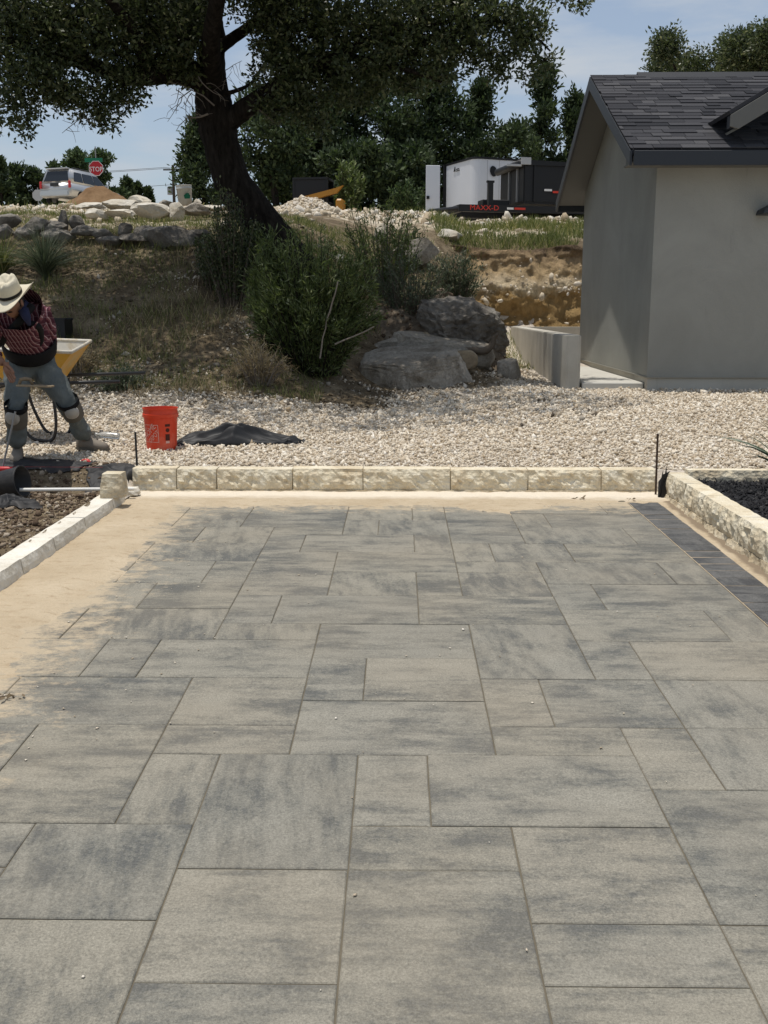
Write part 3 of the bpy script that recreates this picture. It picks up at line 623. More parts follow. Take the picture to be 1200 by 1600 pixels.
block('limestone_chip', (.12, .10, .05), (-2.03, 7.63, .045), MT['limew'], None, ('-y', '+x'), .01, .025, 61)
tag(bpy.data.objects['limestone_chip'], 'flat pale stone offcut between the lone block and the far curb', 'stone')
rc = empty('rock_faced_curb', (2.1, 6.5, 0), label='rock-faced limestone curb beside the dark border on the right', cat='curb')
ysr = [3.6, 4.15, 4.75, 5.35, 6.0, 6.72, 7.2, 7.72]
for i in range(7):
    block('stone_block', (.165, ysr[i + 1] - ysr[i] - .006, .155), (2.10 + random.uniform(-.004, .004), (ysr[i] + ysr[i + 1]) / 2, .055), MT['lime'], rc, ('-x', '+x'), .018, .026, 80 + i)
for i in range(6):
    block('base_stone', (.17, .68 - .006, .085), (2.085, 3.7 + .68 * i + .34, -.032), MT['limer'], rc, ('-x',), .016, .04, 90 + i)
be = empty('bed_edging', (3, 7.83, 0), label='pale limestone edging behind the black mulch bed', cat='edging')
for i in range(4):
    block('stone_block', (.62, .12, .16), (2.325 + .63 * i + .21, 7.855, .05), MT['lime'], be, ('-y',), .012, .045, 100 + i)

# ------------------------------------------------------------------ grey stucco house
HX, HY0, HY1, HZ = 3.2, 13.35, 18.45, .56
ho = empty('house', (HX, HY0, .4), label='grey stucco house with dark shingle gable roof', cat='house')
hl_ = lambda p: (p[0] - HX, p[1] - HY0, p[2] - .4)
yr, zr0, ze = 15.9, 4.775, 3.326
sl = (zr0 - ze) / (yr - 12.95); ang = math.atan(sl)
def zroof(y): return zr0 - sl * abs(y - yr)
mb = MB(); mb.prism([hl_((HX, HY0, HZ)), hl_((HX, HY1, HZ)), hl_((HX, HY1, zroof(HY1) - .16)), hl_((HX, yr, zr0 - .16)), hl_((HX, HY0, zroof(HY0) - .16))], (7.5, 0, 0)); mb.build('wall', MT['stucco'], ho)
mb = MB(); mb.box(hl_((HX + 3.76, (HY0 + HY1) / 2, .42)), (7.5, HY1 - HY0 - .03, .275)); mb.build('foundation', MT['concrete'], ho)
mb = MB(); mb.box(hl_((HX + 3.75, HY0 - .004, HZ + .008)), (7.5, .02, .014)); mb.box(hl_((HX - .004, (HY0 + HY1) / 2, HZ + .008)), (.02, HY1 - HY0, .014)); mb.build('weep_screed', MT['trimlight'], ho)
XR = 2.79
def slab(y0, y1, off0, off1, x0=XR, x1=10.9):
    m = MB()
    m.prism([hl_((x0, y0, zroof(y0) - off1)), hl_((x0, y1, zroof(y1) - off1)), hl_((x0, y1, zroof(y1) - off0)), hl_((x0, y0, zroof(y0) - off0))], (x1 - x0, 0, 0)); return m
rf = MB(); a = slab(12.95, yr, .01, .07); b = slab(18.85, yr, .01, .07); rf.add(a.v, a.f); rf.add(b.v, b.f)
roof = rf.build('roof', MT['shingle'], ho)
s1 = slab(12.97, yr, .085, .105, XR + .03); s2 = slab(18.83, yr, .085, .105, XR + .03); s1.add(s2.v, s2.f); s1.build('soffit', MT['soffit'], ho)
for y0 in (12.93, 18.87):
    m = MB(); sg = 1 if y0 < yr else -1
    m.prism([hl_((XR - .025, y0, zroof(y0) - .015)), hl_((XR - .025, yr, zr0 - .015)), hl_((XR - .025, yr, zr0 - .20)), hl_((XR - .025, y0, zroof(y0) - .19))], (.03, 0, 0)); m.build('rake_board', MT['trimdark'], ho, bevel=.003)
    m = MB(); m.box(hl_(((XR + 10.9) / 2 + .02, y0 - sg * .02, zroof(y0) - .105)), (10.9 - XR, .035, .17)); m.build('fascia', MT['trimdark'], ho, bevel=.004)
m = MB(); m.box(hl_(((XR + 10.9) / 2, 13.15, 3.165)), (10.9 - XR, .42, .02)); m.build('eave_soffit', MT['soffit'], ho)
m = MB(); m.prism([hl_((XR + .02, 12.95, 3.16)), hl_((XR + .02, 13.35, 3.16)), hl_((XR + .02, 13.35, zroof(13.35) - .11)), hl_((XR + .02, 12.95, zroof(12.95) - .09))], (HX - XR - .03, 0, 0)); m.build('eave_return', MT['soffit'], ho)
m = MB(); y0 = 14.0; m.prism([hl_((HX - .035, y0, zroof(y0) - .13)), hl_((HX - .035, y0 + 1.0, zroof(y0 + 1.0) - .13)), hl_((HX - .035, y0 + 1.0, zroof(y0 + 1.0) - .32)), hl_((HX - .035, y0, zroof(y0) - .32))], (.033, 0, 0)); m.build('frieze_board', MT['trimlight'], ho)
m = MB(); m.prism([hl_((3.45, yr - .17, zroof(yr - .17) + .012)), hl_((3.45, yr, zr0 + .045)), hl_((3.45, yr + .17, zroof(yr + .17) + .012)), hl_((3.45, yr, zr0 - .02))], (7.4, 0, 0)); m.build('ridge_vent', MT['black'], roof)
# shingles: every tab in view is a piece
tab = MB(); tab.prism([(-.5, 0, -.002), (-.5, 0, .011), (-.5, .158, .004), (-.5, .158, -.002)], (1, 0, 0))
tb = tab.build('shingle', MT['shingle']); tm = tb.data; bpy.data.objects.remove(tb)
rows = 23; expo = math.hypot(yr - 12.95, zr0 - ze) / rows; rest = MB(); cnt = 0
for r in range(rows):
    yb_, zb_ = 12.93 + r * expo * math.cos(ang), ze - .008 + r * expo * math.sin(ang)
    x = XR - .02 - random.uniform(0, .2); lim = 5.1 + r * .032
    while x < 10.8:
        w = random.choice((.17, .24, .30, .34, .42)); xa = max(x, XR - .02); 
        if x + w > xa + .03:
            th = random.choice((.75, 1.0, 1.55)); wd = x + w - xa - .006
            if x < lim and cnt < 298:
                o = bpy.data.objects.new('shingle', tm); o.location = hl_((xa + wd / 2, yb_, zb_ + .006)); o.rotation_euler = (ang, 0, 0); o.scale = (wd, 1, th); link(o, roof); cnt += 1
            else:
                M_ = Matrix.Translation(hl_((xa + wd / 2, yb_, zb_ + .006))) @ Matrix.Rotation(ang, 4, 'X') @ Matrix.Diagonal((wd, 1, th, 1))
                rest.add([M_ @ Vector(p) for p in tab.v], tab.f)
        x += w
tag(rest.build('shingle_field', MT['shingle'], roof), kind='stuff')
# cross gable overhang on the right
gx0, gz0, gs = 3.93, 3.565, math.tan(R(31))
m = MB(); m.prism([hl_((gx0, 12.90, gz0 + .14)), hl_((gx0 + 2.6, 12.90, gz0 + .14 + 2.6 * gs)), hl_((gx0 + 2.6, 12.90, gz0 + .19 + 2.6 * gs)), hl_((gx0 - .02, 12.90, gz0 + .18))], (0, 3.0, 0)); m.build('cross_gable_roof', MT['shingle'], ho)
m = MB(); m.prism([hl_((gx0, 12.88, gz0)), hl_((gx0 + .10, 12.88, gz0 - .03)), hl_((gx0 + 2.6, 12.88, gz0 + 2.6 * gs - .09)), hl_((gx0 + 2.6, 12.88, gz0 + .13 + 2.6 * gs)), hl_((gx0, 12.88, gz0 + .13))], (0, .03, 0)); m.build('cross_gable_rake', MT['soffit'], ho, bevel=.003)
m = MB(); m.prism([hl_((gx0 + .10, 12.92, gz0 - .03)), hl_((gx0 + 2.6, 12.92, gz0 - .09 + 2.6 * gs)), hl_((gx0 + 2.6, 12.92, gz0 - .06 + 2.6 * gs)), hl_((gx0 + .10, 12.92, gz0))], (0, .5, 0)); m.build('cross_gable_soffit', MT['trimlight'], ho)
m = MB(); m.box(hl_((gx0 + .02, 12.98, gz0 + .06)), (.03, .12, .14)); m.build('cross_gable_fascia', MT['trimdark'], ho)
m = MB(); m.prism([hl_((4.45, 13.06, 2.58)), hl_((4.62, 13.06, 2.58)), hl_((4.62, 13.06, 2.72)), hl_((4.47, 13.06, 2.64))], (0, .28, 0)); m.build('wall_lamp', MT['trimdark'], ho, bevel=.008)
# concrete retaining wall and slab
cw = empty('concrete_wall', (2.25, 13.5, .4), rz=R(-1.0), label='low board-formed concrete wall curving beside the house', cat='concrete wall')
m = MB(); m.prism([(-.12, .06, -.1), (-.06, .0, -.1), (.09, .0, -.1), (.12, .03, -.1), (.12, 7.6, -.1), (-.12, 7.6, -.1)], (0, 0, .80)); m.build('wall_run', MT['concrete'], cw, bevel=.012, seg=2)
m = MB(); m.box((.80, 7.68, .295), (1.8, .2, .79)); m.build('wall_return', MT['concrete'], cw, bevel=.02, seg=2)
slb = MB(); slb.box((2.80, 16.0, .42), (.80, 5.0, .14)); tag(slb.build('concrete_slab', MT['slabc'], bevel=.012), 'narrow pale concrete slab between the low wall and the house', kind='structure')
# ------------------------------------------------------------------ vegetation
def unit(a): return a / np.maximum(np.linalg.norm(a, axis=-1, keepdims=True), 1e-9)
def leafquads(P, D, l, w):
    n = len(P); D = unit(D); S = unit(np.cross(D, rng.normal(size=(n, 3)))); N = np.cross(S, D)
    l = np.broadcast_to(l, (n,))[:, None]; w = np.broadcast_to(w, (n,))[:, None]
    V = np.stack([P, P + D * l * .5 + S * w * .5 + N * w * .12, P + D * l, P + D * l * .5 - S * w * .5 + N * w * .12], 1)
    return V.reshape(-1, 3), np.arange(4 * n).reshape(n, 4)
def ball(n): v = unit(rng.normal(size=(n, 3))); return v * rng.uniform(0, 1, (n, 1)) ** .45
def clumps(C, per, rad, ll, lw, up=.15):
    "leaves gathered in tufts round the points C"
    n = len(C) * per; B = np.repeat(C, per, 0); o = ball(n) * np.repeat(rad * rng.uniform(.6, 1.3, (len(C), 1)), per, 0)
    D = unit(o + rng.normal(size=(n, 3)) * .06) + rng.normal(size=(n, 3)) * .55; D[:, 2] += up
    return leafquads(B + o, D, ll * rng.uniform(.65, 1.25, n), lw * rng.uniform(.7, 1.2, n))
def merge(parts):
    V, F, k = [], [], 0
    for v, f in parts: V.append(v); F.append(f + k); k += len(v)
    return np.concatenate(V), np.concatenate(F)
def tube_between(mb, a, b, r0, r1, n=5, bend=.12, seg=4):
    a, b = Vector(a), Vector(b); L_ = (b - a).length; pts = []
    o = Vector((random.uniform(-1, 1), random.uniform(-1, 1), random.uniform(-1, 1))) * bend * L_
    for i in range(seg + 1):
        t = i / seg; pts.append(a.lerp(b, t) + o * math.sin(math.pi * t) + Vector((random.uniform(-1, 1), random.uniform(-1, 1), random.uniform(-1, 1))) * .03 * L_ * (0 < i < seg))
    mb.tube(pts, [r0 + (r1 - r0) * i / seg for i in range(seg + 1)], n)

# live oak
oak = empty('live_oak_tree', (-1.55, 15.3, 1.75), label='large live oak with leaning dark trunk and spreading canopy on the slope', cat='tree')
OL = Vector(oak.location)
def opt(l): return [at(u, v, Y) - OL for u, v, Y in l]
def smooth_path(p, r, n=5):
    q, s = [], []
    for i in range(len(p) - 1):
        p0, p1, p2, p3 = p[max(i - 1, 0)], p[i], p[i + 1], p[min(i + 2, len(p) - 1)]
        for k in range(n):
            t = k / n
            q.append(.5 * ((2 * p1) + (p2 - p0) * t + (2 * p0 - 5 * p1 + 4 * p2 - p3) * t * t + (3 * p1 - p0 - 3 * p2 + p3) * t ** 3)); s.append(r[i] + (r[i + 1] - r[i]) * t)
    return q + [p[-1]], s + [r[-1]]
tr = MB()
LIMBS = [([(478, 455, 15.3), (452, 405, 15.3), (405, 345, 15.3), (362, 280, 15.3), (345, 225, 15.3), (338, 185, 15.3), (333, 150, 15.3)], [.36, .31, .28, .26, .255, .28, .24]),
    ([(336, 190, 15.3), (332, 150, 15.3), (329, 105, 15.3), (333, 55, 15.35), (322, 5, 15.4), (300, -80, 15.5), (290, -170, 15.5)], [.27, .25, .20, .17, .15, .11, .05]),
    ([(345, 200, 15.3), (372, 178, 15.2), (410, 150, 15.0), (460, 118, 14.7), (530, 85, 14.4), (620, 50, 14.2), (700, 35, 14.2)], [.16, .145, .12, .10, .08, .05, .025]),
    ([(335, 140, 15.3), (305, 118, 15.2), (262, 113, 15.0), (225, 117, 14.8), (190, 117, 14.6), (130, 98, 14.3), (50, 75, 13.9), (-60, 40, 13.6)], [.22, .19, .16, .14, .12, .09, .06, .03]),
    ([(333, 85, 15.3), (352, 68, 15.2), (385, 45, 15.0), (430, 5, 14.8), (500, -60, 14.6)], [.09, .085, .07, .06, .04]),
    ([(330, 60, 15.4), (300, 10, 16.2), (280, -60, 17.2), (260, -110, 18)], [.13, .11, .08, .04]),
    ([(335, 130, 15.2), (330, 60, 14.2), (350, -40, 13.2), (380, -90, 12.4)], [.14, .12, .08, .04]),
    ([(530, 85, 14.4), (600, 100, 14.2), (640, 110, 14.1), (690, 128, 14.1)], [.05, .04, .03, .012]),
    ([(620, 50, 14.2), (700, 60, 14.1), (760, 30, 14.1), (830, 55, 14.1), (860, 80, 14.1)], [.045, .04, .03, .02, .01]),
    ([(700, 35, 14.2), (740, 0, 14.2), (800, -60, 14.2)], [.035, .035, .02]),
    ([(225, 117, 14.8), (215, 60, 14.3), (180, 10, 13.8), (120, -60, 13.2)], [.09, .07, .06, .03]),
    ([(345, 148, 15.2), (365, 143, 15.1), (385, 135, 15.1), (400, 122, 15.1)], [.035, .03, .024, .012])]
for p, r in LIMBS:
    q, s = smooth_path(opt(p), r); tr.tube(q, s, 14, jit=.06)
tr.build('trunk', MT['bark'], oak, smooth=True)
CL = [(25, 40, 13.9, 75, 55, .9, 150), (90, 30, 14.2, 85, 55, 1.0, 190), (30, 110, 13.8, 55, 45, .7, 70), (22, 165, 13.7, 34, 38, .5, 34), (45, 195, 13.7, 18, 26, .3, 12), (75, 120, 13.9, 45, 40, .6, 62), (110, 150, 14.0, 40, 28, .5, 40), (150, 165, 14.1, 38, 25, .4, 34), (165, 192, 14.1, 16, 10, .25, 7),
      (160, 70, 14.4, 80, 55, 1.0, 180), (190, 135, 14.4, 45, 22, .5, 38), (205, 155, 14.4, 20, 12, .3, 8), (240, 45, 14.8, 70, 55, 1.0, 170), (255, 95, 14.8, 40, 25, .5, 40), (295, 60, 14.6, 42, 45, .8, 78), (215, 5, 15, 120, 35, 1.2, 160), (305, 20, 15, 30, 30, .8, 45), (290, 115, 14.8, 26, 14, .4, 16),
      (405, 20, 15, 16, 30, .6, 20), (428, 60, 14.8, 34, 55, .9, 90), (405, 110, 14.8, 14, 20, .4, 8), (450, 110, 14.6, 40, 45, .8, 80), (470, 160, 14.6, 38, 30, .6, 50), (430, 170, 14.6, 26, 18, .5, 18), (500, 50, 14.6, 70, 60, 1.0, 180), (520, 120, 14.5, 55, 40, .8, 95), (495, 190, 14.7, 28, 20, .5, 18), (440, 0, 14.8, 90, 35, 1.1, 150),
      (580, 40, 14.4, 75, 55, 1.0, 170), (590, 105, 14.3, 50, 32, .7, 72), (560, 145, 14.4, 35, 18, .5, 22), (640, 85, 14.2, 45, 32, .6, 62), (660, 30, 14.3, 65, 45, .9, 125), (640, 130, 14.2, 24, 16, .3, 14), (700, 80, 14.1, 40, 30, .5, 48), (690, 120, 14.1, 24, 18, .3, 14), (735, 40, 14.1, 50, 32, .6, 62), (760, 85, 14.1, 34, 24, .4, 32), (790, 25, 14.1, 40, 28, .5, 46),
      (785, 115, 14.1, 18, 14, .25, 10), (815, 70, 14.1, 34, 24, .4, 32), (835, 35, 14.1, 28, 30, .4, 26), (850, 95, 14.1, 20, 14, .25, 10), (830, 118, 14.1, 14, 8, .2, 5), (720, 0, 14.2, 60, 18, .6, 45), (905, 3, 14.2, 13, 8, .2, 7), (870, -15, 14.2, 30, 14, .3, 16)]
pts = []
for u, v, Y, ru, rv, ry, nt_ in CL:
    c = np.array(at(u, v, Y)); k = Y / FPX; nn = int(nt_ * 1.5)
    pts.append(c + ball(nn) * np.array([ru * k, ry, rv * k]))
low = np.concatenate(pts) - np.array(OL)
parts = [clumps(low, 15, .14, .078, .036)]
# the rest of the crown, above the picture
nn = 2700; b = ball(nn); cc = np.array([-2.0, 14.5, 6.5]) + b * np.array([5.0, 4.6, 1.8]); cc[:, 2] += .25 * (4 - np.abs(cc[:, 0] + 2.2)) * .3
cc = cc[(cc[:, 2] > 1.4166 + .283 * cc[:, 1] + .05) & (cc[:, 0] < np.where(cc[:, 1] > 12.3, 1.55, 2.3))]
cc = cc[~((cc[:, 0] > -.4) & (cc[:, 1] > 12.6) & (rng.uniform(0, 1, len(cc)) < .6))]
parts.append(clumps(cc - np.array(OL), 16, .30, .13, .06))
V, F = merge(parts); np_obj('crown', V, F, MT['oakleaf'], oak)
tw = MB()
for (u, v, Y, ru, rv, ry, nt_), P in zip(CL, pts):
    c = at(u, v, Y) - OL
    for q in P[:max(4, int(len(P) * .22))]: tube_between(tw, c, Vector(q) - OL, .011, .003, 4, .18)
tag(tw.build('twigs', MT['bark'], oak), kind='stuff')
dt = MB(); random.seed(5)
for a, b, r in [((335, 165, 14.9), (262, 128, 14.7), .012), ((300, 140, 14.8), (275, 178, 14.7), .009), ((285, 150, 14.7), (262, 190, 14.6), .007), ((300, 145, 14.8), (292, 195, 14.7), .007), ((325, 178, 14.9), (286, 182, 14.8), .016), ((295, 182, 14.8), (275, 205, 14.7), .006),
                ((275, 140, 14.7), (300, 165, 14.6), .006), ((130, 175, 14), (97, 208, 13.9), .008), ((120, 165, 14), (140, 190, 13.9), .006), ((352, 110, 15), (378, 95, 15), .006), ((348, 140, 15), (362, 112, 15), .006), ((310, 120, 14.6), (345, 150, 14.6), .009), ((395, 165, 14.6), (420, 185, 14.6), .006)]:
    A, B = at(*a) - OL, at(*b) - OL; tube_between(dt, A, B, r, .003, 5, .15)
    for k in range(4):
        M_ = A.lerp(B, random.uniform(.3, .95)); tube_between(dt, M_, M_ + Vector((random.uniform(-.2, .2), random.uniform(-.1, .1), random.uniform(-.22, .08))), r * .5, .002, 4, .2, 3)
tag(dt.build('dead_branches', MT['deadtwig'], oak), kind='stuff')

def conifer(name, u, vtop, Y, wpx, label, seed, n=420, per=13, ll=.2, lw=.085, rag=.55, vbase=330, low=.08, group=None, mat='juniper', lean=0, shape='cone'):
    r_ = np.random.default_rng(seed); random.seed(seed)
    b = at(u, vbase, Y); gz_ = float(Zt(b.x, Y)); b = Vector((b.x, Y, gz_ - .1)); t = at(u + lean, vtop, Y); H = t.z - b.z; Rd = wpx / 2 * Y / FPX
    root = empty(name, b, label=label, cat='tree', group=group)
    m = MB(); ax = [Vector((lean * Y / FPX * s + math.sin(s * 7 + seed) * .05 * Rd, 0, H * s)) for s in np.linspace(0, .97, 8)]
    m.tube(ax, list(np.linspace(.035 * H, .01 * H, 8)), 8, jit=.1)
    C = []; nb = int(n / 13)
    for k in range(nb):
        s = low + (1 - low) * (k + r_.uniform()) / nb; az = r_.uniform(0, 2 * math.pi)
        if shape == 'cone': env = Rd * (1 - s) ** .72 * (1.05 if s > .12 else .7) + .05 * Rd
        else: env = Rd * math.sqrt(max(.03, 1 - (2 * (s - low) / (1.02 - low) - .85) ** 2 / 1.4))
        env *= r_.uniform(1 - rag, 1.12)
        o = Vector((lean * Y / FPX * s, 0, H * s)); e = o + Vector((math.cos(az) * env, math.sin(az) * env, env * r_.uniform(.05, .55)))
        if e.z > H: e.z = H * r_.uniform(.95, 1.0)
        m.tube([o, o.lerp(e, .5) + Vector((0, 0, -.03 * H * r_.uniform())), e], [.010 * H * (1 - s) + .012, .006 * H * (1 - s) + .01, .006], 4)
        for j in range(13):
            q = .3 + .7 * r_.uniform() ** .6; C.append(o.lerp(e, q) + Vector(r_.normal(0, .055 * Rd + .05, 3)))
    for k in range(14): C.append(Vector((lean * Y / FPX + r_.normal(0, .03 * Rd), r_.normal(0, .03 * Rd), H * (.86 + .14 * k / 14))))
    m.build('trunk', MT['bark'], root)
    C = np.array([tuple(c) for c in C])
    V, F = clumps(C, int(per * 1.35), .11 * Rd + .16, ll * 1.15, lw * 1.3, up=.5); np_obj('crown', V, F, MT[mat], root)
    return root
GJ = 'junipers behind the trailers'
conifer('juniper_tree', 318, 188, 36, 84, 'dark juniper directly behind the left side of the oak trunk', 1, 430, 14, .15, .06, .4)
conifer('juniper_tree', 430, 150, 42, 150, 'dark juniper between the oak trunk and the dark machine cab', 2, 520, shape='round', group=GJ, low=.2)
conifer('juniper_tree', 520, 150, 45, 170, 'broad juniper rising behind the machine cab', 3, 620, group=GJ)
conifer('juniper_tree', 600, 128, 46, 190, 'tallest broad juniper left of the white trailer', 4, 760, shape='round', group=GJ, low=.04)
conifer('juniper_tree', 675, 118, 47, 165, 'pointed juniper directly behind the white trailer door', 5, 720, group=GJ, low=.03)
conifer('juniper_tree', 748, 132, 48, 95, 'slim twin-topped juniper over the white trailer roof', 6, 430, rag=.7, group=GJ)
conifer('juniper_tree', 790, 205, 46, 120, 'short bushy juniper just above the trailer roofline', 7, 420, shape='round', group=GJ, low=.02)
conifer('juniper_tree', 842, 108, 50, 110, 'open-branched juniper with gaps beside the house gable', 8, 330, 13, .22, .09, .75, group=GJ)
conifer('juniper_tree', 893, 150, 50, 90, 'low juniper touching the house rake', 9, 380, group=GJ)
conifer('juniper_tree', 560, 235, 40, 110, 'low dark juniper behind the yellow machine arm', 10, 380, shape='round', low=.02, group=GJ)
conifer('juniper_tree', 640, 240, 41, 90, 'low dark juniper left of the white trailer door', 15, 380, shape='round', low=.0, group=GJ)
conifer('juniper_tree', 465, 215, 47, 120, 'low dense juniper in the gap behind the oak', 16, 420, shape='round', low=.0, group=GJ)
GF_ = 'trees on the far skyline at left'
for k, (u, vt, Y, w, mt, sh, lb) in enumerate([(2, 252, 80, 46, 'juniper', 'cone', 'dark pointed tree at the left end of the skyline'), (30, 262, 84, 50, 'juniper', 'round', 'low dark tree behind the grey sign back'), (60, 268, 84, 48, 'juniper', 'round', 'low dark tree right of the grey sign back'), (92, 262, 82, 50, 'juniper', 'round', 'dark bushy tree at the left side of the silver car'),
        (120, 240, 88, 42, 'lightleaf', 'round', 'round grey-green oak above the silver car'), (158, 238, 92, 40, 'lightleaf', 'round', 'bright open-crowned oak behind the stop sign'), (200, 282, 84, 26, 'juniper', 'cone', 'small dark juniper right of the silver car'), (216, 290, 86, 22, 'juniper', 'cone', 'tiny dark juniper left of the utility pole'), (180, 300, 80, 46, 'juniper', 'round', 'low dark shrubby tree behind the silver car bonnet'), (232, 298, 86, 18, 'juniper', 'cone', 'smallest juniper tip beside the utility pole')]):
    conifer('skyline_tree', u, vt, Y, w, lb, 30 + k, 260, 11, .3, .15, .45, vbase=325, low=.0 if mt == 'juniper' else .45, group=GF_, mat=mt, shape=sh)
# oak behind the house
def broad(name, u, v, Y, wpx, hpx, label, seed, n, per, ll, lw, mat):
    r_ = np.random.default_rng(seed); c = at(u, v, Y); k = Y / FPX; gz_ = float(Zt(c.x, Y)); root = empty(name, (c.x, Y, gz_ - .1), label=label, cat='tree')
    H = c.z - gz_ + .1; m = MB(); m.tube([(0, 0, 0), (.15, 0, H * .4), (0, 0, H * .8)], [.25, .2, .12], 10, jit=.1); C = []
    for j in range(14):
        e = np.array([r_.uniform(-1, 1) * wpx / 2 * k, r_.uniform(-1, 1) * 1.6, H + r_.uniform(-.7, .75) * hpx / 2 * k]); tube_between(m, (0, 0, H * .6), e, .09, .02)
        rr_ = hpx * k * r_.uniform(.2, .38)
        for q in range(n // 14): C.append(e + r_.normal(0, .5, 3).clip(-.8, .8) * rr_)
    m.build('trunk', MT['bark'], root); V, F = clumps(np.array(C), per, .28, ll, lw); np_obj('crown', V, F, MT[mat], root)
broad('live_oak_tree', 1120, 116, 32, 190, 76, 'oak crown showing above the house ridge', 51, 2800, 13, .11, .055, 'oakleaf')
broad('live_oak_tree', 1205, 110, 30, 120, 80, 'oak crown at the right end of the house ridge', 52, 2000, 13, .11, .055, 'oakleaf')

# shrubs
def shrub(name, u, vb, Y, wpx, hpx, label, seed, stems, per, ll, lw, mat, lean=0, twig='twig', droop=.3, dens=1.0, base=.15, ry=.6, cat='shrub'):
    r_ = np.random.default_rng(seed); random.seed(seed); b = at(u, vb, Y); b.z = float(Zt(b.x, Y)) - .03; k = Y / FPX; root = empty(name, b, label=label, cat=cat)
    m = MB(); P = []; D = []
    for s in range(stems):
        a = r_.uniform(0, 2 * math.pi); rad = r_.uniform() ** .6 * (.62 + .5 * float(vnoise(a * 1.6 + seed, 3.0, seed)))
        e = Vector((math.cos(a) * rad * wpx / 2 * k + lean * k, math.sin(a) * rad * wpx / 2 * k * ry, hpx * k * (1 - .30 * rad ** 2) * r_.uniform(.45, 1.12) * (.72 + .42 * float(vnoise(a * 1.9 + seed, rad * 3, seed + 5)))))
        o = Vector((math.cos(a) * rad * wpx * .16 * k, math.sin(a) * rad * wpx * .16 * k * ry, 0))
        mid = o.lerp(e, .5) + Vector((0, 0, droop * .25 * hpx * k * rad))
        path = [o, o.lerp(mid, .6), mid, mid.lerp(e, .55) + Vector((0, 0, .03)), e]
        m.tube(path, [.010, .008, .006, .004, .002], 4)
        nn = int(per * dens)
        for j in range(nn):
            t = base + (1 - base) * r_.uniform() ** .8; i = min(3, int(t * 4)); f = t * 4 - i
            p = path[i].lerp(path[i + 1], f); dv = (path[i + 1] - path[i]).normalized()
            P.append(p + Vector(r_.normal(0, .03, 3))); D.append(dv * .7 + Vector(r_.normal(0, .55, 3)))
    m.build('stems', MT[twig], root)
    n = len(P); V, F = leafquads(np.array([tuple(p) for p in P]), np.array([tuple(d) for d in D]), ll * rng.uniform(.6, 1.3, n), lw * rng.uniform(.7, 1.3, n)); np_obj('foliage', V, F, MT[mat], root)
    return root
wsh = shrub('willow_shrub', 492, 622, 12.9, 225, 212, 'dense bright green narrow-leaved shrub at the foot of the slope', 61, 300, 105, .09, .014, 'willow', base=.0, ry=.7, twig='bark')
for a, b in (((500, 560), (510, 500)), ((510, 500), (528, 440)), ((523, 538), (585, 510))): w2 = MB(); tube_between(w2, at(*a, 12.4) - wsh.location, at(*b, 12.4) - wsh.location, .011, .007, 6, .05); w2.build('bare_stem', MT['deadtwig'], wsh)
shrub('willow_shrub', 425, 600, 13.2, 70, 190, 'tall upright green shoots at the left side of the dense shrub', 74, 60, 90, .09, .014, 'willow', base=.25, twig='bark')
shrub('willow_shrub', 600, 452, 16.6, 190, 140, 'taller thin-stemmed green shrub behind the willow shrub', 62, 70, 70, .09, .016, 'willow', base=.1)
shrub('sage_shrub', 640, 500, 15.6, 170, 130, 'grey-green wispy shrub above the grey boulder', 63, 70, 55, .07, .014, 'sage', base=.1, droop=.5)
shrub('sage_shrub', 715, 470, 17.8, 110, 85, 'grey-green shrub beside the cut bank', 64, 50, 50, .085, .018, 'sage', base=.1)
shrub('dark_shrub', 362, 470, 14.3, 105, 165, 'dark small-leaved shrub in front of the oak trunk', 65, 90, 75, .045, .024, 'oakleaf', base=.08)
shrub('dark_shrub', 388, 372, 15.0, 60, 100, 'loose dark sprouts climbing the oak trunk', 66, 45, 60, .05, .026, 'oakleaf', base=.2)
shrub('dark_shrub', 335, 440, 14.8, 80, 90, 'low dark bush left of the oak trunk', 68, 45, 60, .045, .024, 'oakleaf', base=.1)
shrub('weed_clump', 635, 395, 19.5, 70, 60, 'dark leafy sapling on the slope below the white trailer', 67, 26, 40, .08, .026, 'lightleaf', base=.2)
shrub('green_bush', 545, 335, 33, 50, 75, 'bright green bush by the yellow machine arm', 69, 50, 60, .16, .05, 'willow', base=.05)
shrub('green_bush', 640, 332, 38, 70, 55, 'bright green bush left of the white trailer', 70, 60, 60, .16, .06, 'lightleaf', base=.05)
shrub('brush_heap', 405, 618, 12.2, 120, 60, 'heap of dry brown brush left of the green shrub', 71, 90, 30, .09, .006, 'drygrass', twig='deadtwig', droop=.8, base=.0, cat='brush')
shrub('weed_clump', 190, 590, 11.7, 90, 38, 'low dull green weeds behind the black pipes', 72, 40, 40, .05, .014, 'sage', base=.05, cat='weeds')
shrub('weed_clump', 120, 560, 12.3, 90, 50, 'grey dry weed mound behind the wheelbarrow', 73, 60, 50, .05, .010, 'drygrass', twig='deadtwig', base=.05, cat='weeds')
